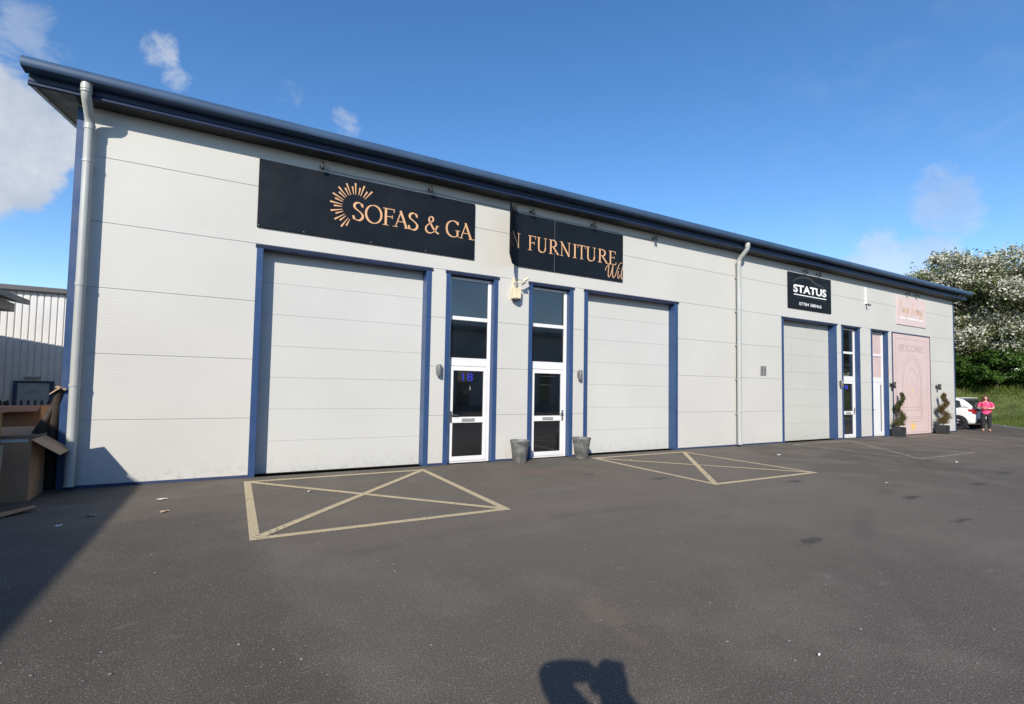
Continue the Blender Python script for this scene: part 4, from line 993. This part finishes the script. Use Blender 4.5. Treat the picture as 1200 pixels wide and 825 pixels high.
# ------------------------------------------------------------------ trees and bushes on the bank
def tree(name, label, base, H, rx, rz_, ntr, nclump, per, leaf, m, blossom=0, group=None, zlow=.28, lsize=.09, seed=1):
    rng = np.random.default_rng(seed); bx, by, bz = base; bz = bank_z(bx, by)-.05; base = (bx, by, bz)
    t = thing(name, label, 'tree' if ntr else 'bush', base, 0, group)
    cz = bz+H*(.5+zlow/2); rh = H*(1-zlow)/2
    ctr = []
    while len(ctr) < nclump:
        p = rng.uniform(-1, 1, 3)
        r_ = np.linalg.norm(p)
        if r_ > 1 or r_ < .35*rng.random(): continue
        lump = 1+.22*math.sin(3.1*p[0]+seed)+.18*math.sin(4.3*p[1]+2*seed)+.15*math.sin(5*p[2])
        if r_ > lump*.98: continue
        ctr.append((bx+p[0]*rx, by+p[1]*rx, cz+p[2]*rh))
    ctr = np.array(ctr)
    # trunk and limbs reach towards clumps
    q = MB(); fork = Vector((bx+.1, by, bz+H*.22))
    for k_ in range(max(1, ntr)):
        o_ = Vector((rng.normal()*.25*(ntr > 1), rng.normal()*.25*(ntr > 1), 0))
        q.tube([Vector(base)+o_+Vector((0, 0, -.3)), Vector(base).lerp(fork, .5)+o_*1.2, fork+o_*1.6], [H*.028, H*.021, H*.017], 9)
        for c_ in ctr[rng.choice(len(ctr), min(len(ctr), 16), replace=False)]:
            c_ = Vector(c_); s_ = fork+o_*1.6; mid = s_.lerp(c_, .5)+Vector((0, 0, .05*H))
            q.tube([s_, s_.lerp(mid, .5)+Vector(rng.normal(size=3)*.08), mid, mid.lerp(c_, .6)+Vector(rng.normal(size=3)*.1), c_], [H*.013, H*.010, H*.007, H*.004, .012], 6)
    q.build('trunk', M_BARK, t, smooth=True)
    P = []; Bm = []
    for c_ in ctr:
        rr = np.array([.52, .52, .34])*rx/4.2*(.6+.8*rng.random()); k_ = int(per*(.5+rng.random()))
        d = rng.normal(size=(k_, 3)); P.append(c_+d*rr*.75)
        if blossom:
            nb = int(k_*blossom*(.2+1.5*rng.random()))
            e = rng.normal(size=(nb, 3)); e /= np.linalg.norm(e, axis=1)[:, None]; e[:, 2] = np.abs(e[:, 2])*1.0-.15
            # blossom comes in sprays
            hub = c_+e*rr*1.15; Bm.append(np.repeat(hub, 3, 0)+rng.normal(size=(nb*3, 3))*.16)
    if leaf: 
        # stray shoots so that the outline stays ragged
        top = ctr[np.linalg.norm((ctr-[bx, by, cz])/[rx, rx, rh], axis=1) > .72]
        for c_ in top:
            d = (c_-np.array([bx, by, cz])); d /= np.linalg.norm(d); L = rng.random()*.55+.2
            s_ = rng.random(34)[:, None]**1.6; P.append(c_+d*s_*L*rx/4.2*1.2+rng.normal(size=(34, 3))*.10+np.array([0, 0, .25])*s_)
    fast_mesh('crown', quads_at(np.concatenate(P), lsize, rng), 4, m, t)
    if blossom: fast_mesh('blossom', quads_at(np.concatenate(Bm), lsize*.75, rng, squash=1.6), 4, M_BLOSSOM, t)
    return t
TG = 'flowering hawthorn trees on the bank'
tree('hawthorn_tree', 'tall hawthorn in white blossom rising behind the right end of the building', (45.8, 4.6, 2.4), 9.3, 4.9, 3, 2, 300, 220, True, M_LEAF_H, .42, TG, .10, .085, 3)
tree('hawthorn_tree', 'hawthorn in white blossom at the right edge behind the person in pink', (48.0, .2, 2.4), 9.0, 4.6, 3, 2, 250, 220, True, M_LEAF_H, .42, TG, .12, .085, 5)
tree('hawthorn_tree', 'smaller hawthorn in blossom peeping over the roof end', (48.5, 8.8, 2.4), 6.6, 3.6, 3, 1, 130, 180, True, M_LEAF_H, .4, TG, .12, .085, 8)
tree('hawthorn_tree', 'hawthorn in blossom farther along the bank past the frame edge', (51, -9.5, 2.4), 8, 3.9, 3, 1, 130, 170, True, M_LEAF_H, .36, TG, .12, .085, 9)
BG = 'green bushes at the foot of the hawthorns'
for i, (x, y, h, r_, l) in enumerate([(43.4, 5.9, 2.9, 2.1, 'green bush at the foot of the hawthorn beside the building corner'), (43.6, 3.2, 2.8, 2.0, 'green bush on the bank directly behind the person in pink'), (43.9, .5, 2.7, 1.9, 'green bush on the bank at the right edge of the picture'),
                                      (44.6, 9.0, 2.9, 2.1, 'green bush on the bank hidden largely by the building end'), (43.8, -2.6, 2.6, 1.9, 'green bush on the bank just past the right edge')]):
    tree('bush', l, (x, y, 2.0), h, r_, 1, 0, 46, 190, True, M_LEAF_G, 0, BG, .0, .075, 20+i)
for i, (x, y, h, r_, l) in enumerate([(48.5, 8.6, 4.2, 2.6, 'tall green thicket behind the smaller hawthorn near the roof end'), (48.6, 4.6, 4.4, 2.7, 'tall green thicket filling the gap under the tall hawthorn'), (49.0, .8, 4.2, 2.6, 'tall green thicket under the hawthorn at the right edge'), (49.2, -3.2, 4.2, 2.6, 'tall green thicket beyond the right edge of the picture')]):
    tree('bush', l, (x, y, 2.0), h, r_, 1, 0, 60, 200, True, M_LEAF_G, 0, 'green thicket behind the hawthorns', .0, .095, 40+i)

trees_ = [o for o in C.objects if o.name.startswith('hawthorn_tree')]
for src, x, y, rz, l in [(1, 50.5, -17, 1.2, 'hawthorn in blossom second along the bank past the frame edge'), (0, 53, -25, 2.4, 'hawthorn in blossom third along the bank past the frame edge')]:
    dup(trees_[src], (x, y, bank_z(x, y)-.05), rz, l)
# ------------------------------------------------------------------ white hatchback
def car():
    t = thing('parked_car', 'white hatchback parked beside the right end of the building, tail out', 'car', (30.42, -.12, 0), R(-3))
    L, hw = 3.9, .84
    ORI[t] = Vector((0, 0, 0))
    # sections along y (0 = tail): half width at sill, at belt, z of sill, belt and top of lower body
    secs = [(.00, .58, .62, .42, .80), (.04, .72, .74, .30, .92), (.16, .80, .81, .24, 1.00), (.5, .83, .84, .22, 1.02), (1.2, .835, .845, .20, 1.00), (2.0, .835, .845, .20, .97), (2.75, .835, .835, .20, .94), (3.2, .82, .80, .22, .90), (3.6, .78, .74, .25, .78), (3.82, .66, .60, .32, .68), (3.9, .5, .46, .40, .60)]
    q = MB(); vs = []; n = 12
    for y, ws, wb, zs, zb in secs:
        prof_ = [(0, zs), (ws*.8, zs), (ws, zs+.06), (ws+.012, (zs+zb)/2), (wb, zb-.06), (wb*.94, zb), (0, zb+.02)]
        full = prof_+[(-p[0], p[1]) for p in reversed(prof_[1:-1])]; vs += [(p[0], y, p[1]) for p in full]; n = len(full)
    m_ = len(secs); fs = [(i*n+k_, i*n+(k_+1) % n, (i+1)*n+(k_+1) % n, (i+1)*n+k_) for i in range(m_-1) for k_ in range(n)]+[tuple(range(n)), tuple((m_-1)*n+k_ for k_ in reversed(range(n)))]
    q.add(vs, fs); bo_ = q.build('body', M_CARW, t, smooth='all', subsurf=2)
    # cabin: pillars and roof in white, glass set 4 mm proud
    cab = [(.10, .77, .985, .74, 1.00), (.30, .76, 1.0, .66, 1.22), (.55, .76, 1.0, .60, 1.43), (1.0, .76, 1.0, .60, 1.50), (1.7, .76, .99, .60, 1.50), (2.3, .75, .97, .58, 1.42), (2.75, .74, .95, .60, 1.15), (3.0, .73, .93, .68, .95)]
    q = MB(); vs = []
    for y, wb, zb, wt_, zt in cab:
        pr_ = [(0, zb-.05), (wb, zb-.05), (wb*.5+wt_*.5+.02, (zb+zt)/2), (wt_, zt-.02), (wt_*.7, zt), (0, zt+.01)]
        full = pr_+[(-p[0], p[1]) for p in reversed(pr_[1:-1])]; vs += [(p[0], y, p[1]) for p in full]; n = len(full)
    m_ = len(cab); fs = [(i*n+k_, i*n+(k_+1) % n, (i+1)*n+(k_+1) % n, (i+1)*n+k_) for i in range(m_-1) for k_ in range(n)]+[tuple(range(n)), tuple((m_-1)*n+k_ for k_ in reversed(range(n)))]
    q.add(vs, fs); q.build('cabin', M_CARW, t, smooth='all', subsurf=1)
    def panel(name, pts, m, th=.012, par=t):
        q = MB(); q.sheet(pts); return q.build(name, m, par, solid=th, bevel=.0)
    for s_ in (-1, 1):
        panel('side_window', [(s_*.775, .52, 1.04), (s_*.775, 2.5, 1.03), (s_*.69, 2.15, 1.34), (s_*.655, .98, 1.41), (s_*.68, .60, 1.33)], M_CARGLASS)
        q = MB(); q.obox((s_*.715, .075, .86), (.085, .0, 0), (0, .06, 0), (0, .012, .10)); q.obox((s_*.765, .17, .90), (.05, 0, 0), (0, .10, 0), (0, .02, .055)); q.build('tail_light', M_RED, t, bevel=.02)
        q = MB(); q.obox((s_*.60, 3.74, .66), (.13, 0, 0), (0, .07, 0), (0, 0, .06)); q.build('headlight', M_HUB, t, bevel=.03)
        q = MB(); q.ell((s_*.90, 2.55, 1.02), (.09, .06, .06)); q.build('mirror', M_CARW, t, smooth='all')
    panel('rear_window', [(-.62, .085, 1.03), (.62, .085, 1.03), (.53, .46, 1.40), (-.53, .46, 1.40)], M_CARGLASS, .03)
    panel('windscreen', [(-.64, 2.98, 1.0), (.64, 2.98, 1.0), (.54, 2.38, 1.42), (-.54, 2.38, 1.42)], M_CARGLASS, .03)
    q = MB(); q.obox((0, .035, .93), (.60, 0, 0), (0, .03, 0), (0, .01, .045)); q.build('tailgate_trim', M_BLACK, t, bevel=.01)
    q = MB(); q.obox((0, .04, .42), (.62, 0, 0), (0, .055, 0), (0, 0, .11)); q.build('rear_bumper', M_BLACK, t, bevel=.04)
    q = MB(); q.obox((0, .50, 1.475), (.52, 0, 0), (0, .11, .008), (0, 0, .012)); q.build('roof_spoiler', M_CARW, t, bevel=.008)
    for y in (.62, 3.15):
        for s_ in (-1, 1):
            q = MB(); q.lathe([(.20, -.02), (.355, -.02), (.355, .012), (.20, .012)], 36, (s_*.838, y, .32), 'x', close=True); q.build('wheel_arch', M_BLACK, t)
            q = MB(); q.lathe([(.19, -.10), (.285, -.105), (.31, -.08), (.312, .08), (.285, .105), (.19, .10)], 36, (s_*.765, y, .312), 'x', close=True); wy = q.build('tyre', M_TYRE, t, smooth=True)
            q = MB(); q.lathe([(0, .05), (.19, .05), (.195, .07), (.195, .095), (.18, .095), (.18, .06), (.0, .06)] if s_ > 0 else [(0, -.05), (.19, -.05), (.195, -.07), (.195, -.095), (.18, -.095), (.18, -.06), (.0, -.06)], 30, (s_*.765, y, .312), 'x')
            for a_ in range(5):
                an = 2*PI*a_/5; c_ = Vector((s_*.865, y+.1*math.cos(an), .312+.1*math.sin(an))); q.obox(c_, (.008, 0, 0), (0, .09*math.cos(an), .09*math.sin(an)), (0, -.018*math.sin(an), .018*math.cos(an)))
            q.build('rim', M_RIM, wy); q = MB(); q.lathe([(.035, s_*.10), (.035, s_*.112)], 14, (s_*.765, y, .312), 'x'); q.build('hub_cap', M_HUB, wy)
    return t
own_car = car()
def red_body(o):
    for q in o.children:
        if q.name.split('.')[0] in ('body', 'cabin', 'roof_spoiler', 'mirror'):
            q.data = q.data.copy(); q.data.materials[0] = M_RED
for x, y, a_, l, red in [(3.2, -17.5, R(178), 'white hatchback parked across the yard behind the photographer', 0), (9.4, -17.0, R(181), 'red hatchback parked across the yard behind the photographer', 1), (16.5, -17.6, R(180), 'white hatchback parked farthest along the far side of the yard', 0)]:
    q = dup(own_car, (x, y, 0), a_, l)
    for tyre in [c for c in q.children if c.name.startswith('tyre')]: pass
    if red: red_body(q)

# ------------------------------------------------------------------ people
def skin_mesh(name, joints, edges, radii, root, m, parent, sub=2):
    me = bpy.data.meshes.new(name); me.from_pydata(joints, edges, []); ob = bpy.data.objects.new(name, me); C.objects.link(ob)
    ob.modifiers.new('k', 'SKIN'); s_ = ob.modifiers.new('s', 'SUBSURF'); s_.levels = s_.render_levels = sub
    sv = me.skin_vertices[0].data
    for i, r_ in enumerate(radii): sv[i].radius = r_ if isinstance(r_, tuple) else (r_, r_); sv[i].use_root = (i == root)
    bpy.context.view_layer.update()
    ev = bpy.data.meshes.new_from_object(ob.evaluated_get(bpy.context.evaluated_depsgraph_get()))
    bpy.data.objects.remove(ob); bpy.data.meshes.remove(me)
    ev.name = name; ev.polygons.foreach_set('use_smooth', [True]*len(ev.polygons)); ev.materials.clear(); ev.materials.append(m)
    o = bpy.data.objects.new(name, ev); C.objects.link(o); o.parent = parent; ORI[o] = ORI[parent]; return o
class Skel:
    def __init__(s): s.j = []; s.e = []; s.r = []
    def add(s, p, r_, par=None):
        s.j.append(tuple(p)); s.r.append(r_)
        if par is not None: s.e.append((par, len(s.j)-1))
        return len(s.j)-1
    def chain(s, pts, par): 
        for p, r_ in pts: par = s.add(p, r_, par)
        return par
def hand(sk, wrist_i, w_, d, side, h=1.0):
    """palm, five unequal bent fingers; d = pointing direction, side = thumb direction"""
    w_, d, side = Vector(w_), Vector(d).normalized(), Vector(side).normalized(); side = (side-d*side.dot(d)).normalized(); nn = d.cross(side)
    pm = sk.add(w_+d*.05*h, (.030*h, .018*h), wrist_i)
    for k_, (o_, l_) in enumerate(((.030, .068), (.011, .080), (-.010, .075), (-.029, .058))):
        b_ = w_+d*.085*h+side*o_*h; i1 = sk.add(b_, .0095*h, pm)
        sk.chain([(b_+d*l_*.45*h+nn*.008*h, .0088*h), (b_+d*l_*.8*h+nn*.028*h, .008*h), (b_+d*l_*.92*h+nn*.045*h, .0065*h)], i1)
    b_ = w_+d*.03*h+side*.032*h; sk.chain([(b_, .012*h), (b_+d*.03*h+side*.018*h+nn*.01*h, .010*h), (b_+d*.058*h+side*.016*h+nn*.022*h, .008*h)], pm)
def head_parts(t, c, fwd_y=-1, hair=None, s_=1.0):
    pass
def build_person(t, H, arms, heavy=1.0, top=M_PINKT, bottom=M_TROUS, hairlong=True, stance=.10, shrug=.0, slv=1.0, shl=None):
    """local frame: feet on z = 0, facing -y. arms = for left(+x) and right(-x): (elbow, wrist, finger dir, thumb dir)"""
    k_ = H/1.65; hv = heavy; sk = Skel(); Z = lambda v_: v_*k_
    pel = sk.add((0, 0, Z(.86)), (.135*hv*k_, .10*hv*k_))
    wa = sk.add((0, -.005, Z(1.0)), (.125*hv*k_, .095*hv*k_), pel); ch_ = sk.add((0, -.005, Z(1.19)), (.135*hv*k_, .10*hv*k_), wa)
    sh_ = sk.add((0, .01, Z(1.335)), (.085*k_, .062*k_), ch_); nk = sk.add((0, .008, Z(1.405)), .047*k_, sh_); nk2 = sk.add((0, -.002, Z(1.445)), .047*k_, nk)
    sk.chain([((0, -.018*k_, Z(1.49)), (.060*k_, .068*k_)), ((0, -.010*k_, Z(1.555)), (.070*k_, .085*k_)), ((0, 0, Z(1.60)), (.058*k_, .07*k_)), ((0, .0, Z(1.628)), (.028*k_, .034*k_))], nk2)
    for sgn, (el, wr, fd, td) in zip((1, -1), arms):
        s0_ = Vector(shl) if shl and sgn > 0 else Vector((sgn*.165*k_*min(1.15, hv), .01, Z(1.315)+shrug)); i0 = sk.add(s0_, .052*k_*hv, sh_); el, wr = Vector(el), Vector(wr)
        i1 = sk.add(s0_.lerp(el, .5), .047*k_*hv, i0); i2 = sk.add(el, .037*k_*hv, i1); i3 = sk.add(el.lerp(wr, .4), .036*k_*hv, i2); i4 = sk.add(wr, .024*k_, i3)
        hand(sk, i4, wr, fd, td, k_)
        hp = sk.add((sgn*.085*k_*hv, .0, Z(.80)), (.092*k_*hv, .088*k_*hv), pel)
        fx_ = sgn*stance
        sk.chain([((sgn*(.5*.085*hv+.5*stance), -.01, Z(.62)), .078*k_*hv), ((fx_, -.012, Z(.455)), .054*k_*hv), ((fx_, .008, Z(.30)), .053*k_*hv), ((fx_, .012, Z(.10)), .034*k_), ((fx_, .0, Z(.055)), (.036*k_, .034*k_)), ((fx_*1.15, -.09*k_, .035), (.038*k_, .028*k_)), ((fx_*1.2, -.145*k_, .026), (.03*k_, .02*k_))], hp)
    skin_mesh('body', sk.j, sk.e, sk.r, pel, M_SKIN, t)
    # trousers, shoes
    sk2 = Skel(); g = 1.13; p2 = sk2.add((0, 0, Z(.87)), (.142*hv*k_, .108*hv*k_)); sk2.add((0, -.004, Z(.96)), (.134*hv*k_, .104*hv*k_), p2)
    for sgn in (1, -1):
        fx_ = sgn*stance
        sk2.chain([((sgn*.085*k_*hv, 0, Z(.79)), (.100*k_*hv, .096*k_*hv)), ((sgn*(.5*.085*hv+.5*stance), -.01, Z(.62)), .087*k_*hv), ((fx_, -.012, Z(.455)), .064*k_*hv), ((fx_, .008, Z(.30)), .062*k_*hv), ((fx_, .012, Z(.10)), .05*k_)], p2)
    skin_mesh('trousers', sk2.j, sk2.e, sk2.r, p2, bottom, t)
    for sgn in (1, -1):
        q = MB(); fx_ = sgn*stance; q.ell((fx_*1.1, -.055*k_, .034), (.046, .125*k_, .036), 16, 8); q.map(lambda v_: Vector((v_.x, v_.y, max(0, v_.z)))).build('shoe', M_SHOE, t, smooth='all')
    # top
    sk3 = Skel(); c3 = sk3.add((0, -.005, Z(1.15)), (.152*hv*k_, .118*hv*k_)); w3 = sk3.add((0, -.008, Z(1.0)), (.148*hv*k_, .118*hv*k_), c3); b3 = sk3.add((0, -.005, Z(.86)), (.158*hv*k_, .122*hv*k_), w3); sk3.add((0, -.005, Z(.76)), (.160*hv*k_, .125*hv*k_), b3)
    s3_ = sk3.add((0, .008, Z(1.335)), (.092*k_, .07*k_), c3); sk3.add((0, .008, Z(1.385)), .056*k_, s3_)
    for sgn, (el, wr, fd, td) in zip((1, -1), arms):
        s0_ = Vector(shl) if shl and sgn > 0 else Vector((sgn*.165*k_*min(1.15, hv), .01, Z(1.315)+shrug)); el, wr = Vector(el), Vector(wr); i0 = sk3.add(s0_, .063*k_*hv, s3_); i1 = sk3.add(s0_.lerp(el, .55), .060*k_*hv*slv, i0)
        if not hairlong: i2 = sk3.add(el, .052*k_*slv, i1); sk3.add(el.lerp(wr, .5), .047*k_*slv, i2); sk3.add(el.lerp(wr, 1.0), .046*k_*slv, len(sk3.j)-1)
        else: sk3.add(s0_.lerp(el, .80), .056*k_*hv, i1)
    skin_mesh('t_shirt' if hairlong else 'jacket', sk3.j, sk3.e, sk3.r, c3, top, t)
    # face
    ey = -.092*k_; zc = Z(1.545)
    q = MB(); [q.ell((s_*.031*k_, ey+.008, zc), (.012*k_, .008, .007*k_), 10, 6) for s_ in (-1, 1)]; q.build('eyes', M_EYE, t, smooth='all')
    q = MB(); q.ell((0, ey-.006, zc-.035*k_), (.012*k_, .018*k_, .022*k_), 10, 6); [q.ell((s_*.074*k_, .0, zc-.015*k_), (.010*k_, .018*k_, .028*k_), 10, 6) for s_ in (-1, 1)]; q.build('nose_and_ears', M_SKIN, t, smooth='all')
    q = MB(); q.ell((0, ey+.006, zc-.068*k_), (.024*k_, .009, .007*k_), 12, 6); q.build('mouth', M_LIP, t, smooth='all')
    # hair
    q = MB(); q.ell((0, .022*k_, Z(1.575)), (.084*k_, .09*k_, .09*k_), 20, 12)
    if hairlong:
        q.tube([(0, .06*k_, Z(1.60)), (0, .085*k_, Z(1.50)), (0, .095*k_, Z(1.38)), (0, .11*k_, Z(1.25))], [.08*k_, .10*k_, .12*k_, .10*k_], 14)
        for s_ in (-1, 1): q.tube([(s_*.045*k_, -.03*k_, Z(1.64)), (s_*.082*k_, -.02*k_, Z(1.57)), (s_*.095*k_, -.005, Z(1.48)), (s_*.115*k_, -.005*k_, Z(1.38)), (s_*.15*k_, .0, Z(1.29)), (s_*.17*k_, .0, Z(1.20))], [.025*k_, .032*k_, .042*k_, .056*k_, .062*k_, .03*k_], 10)
    q.build('hair', M_HAIR, t, smooth='all')
wx, wy = 29.62, -.42
wt_ = thing('person', 'person in pink top and black trousers, hands clasped, standing by the white car', 'person', (wx, wy, 0), math.atan2(-wx, -(wy+9.3))*-1 if False else 0)
# face towards the camera: local -y -> camera
dv = Vector((CAM.x-wx, CAM.y-wy)); wt_.rotation_euler = (0, 0, math.atan2(dv.y, dv.x)+PI/2)
ORI[wt_] = Vector((0, 0, 0))
build_person(wt_, 1.58, [((.245, -.03, 1.03), (.07, -.25, 1.02), (-1, -.25, .05), (0, -.3, 1)), ((-.245, -.03, 1.03), (-.07, -.24, 1.05), (1, -.25, -.02), (0, -.3, 1))], 1.16, stance=.10)
# photographer holding the camera to the eye: only the shadow is in the picture
pt = thing('person', 'photographer in a dark jacket raising a camera, seen only as a shadow', 'person', (0, 0, 0)); ORI[pt] = Vector((0, 0, 0))
fh = Vector((CF.x, CF.y, 0)).normalized(); pp = Vector((CAM.x, CAM.y, 0))-fh*.27
pt.location = (pp.x, pp.y, 0); pt.rotation_euler = (0, 0, math.atan2(fh.y, fh.x)+PI/2)
# local -y is the viewing direction; +x is the person's left seen from ... the elbow that shows as a shadow lies at image left
build_person(pt, 1.80, [((.340, -.20, 1.650), (.050, -.165, 1.668), (-1, -.25, .05), (0, -.2, 1)), ((-.36, -.12, 1.16), (-.08, -.20, 1.54), (.5, -.3, 1), (1, 0, 0))], 1.08, M_JACKET, M_TROUS, False, .13, .03, 1.22, (.15, -.10, 1.50))
kc = thing('camera', 'black camera held up to the eye of the photographer', 'camera', (pp.x, pp.y, 1.616), math.atan2(fh.y, fh.x)+PI/2); ORI[kc] = Vector((0, 0, 0))
q = MB(); q.box(-.070, .074, -.215, -.145, -.052, .046); q.prism([(-.03, .042), (.03, .042), (.018, .07), (-.018, .07)], 'y', -.21, -.165); q.build('camera_body', M_BLACK, kc, bevel=.006)
q = MB(); q.lathe([(.036, -.258), (.038, -.25), (.035, -.215)], 24, (0, 0, 0), 'y'); q.build('lens_barrel', M_BLACK, kc, smooth=True)
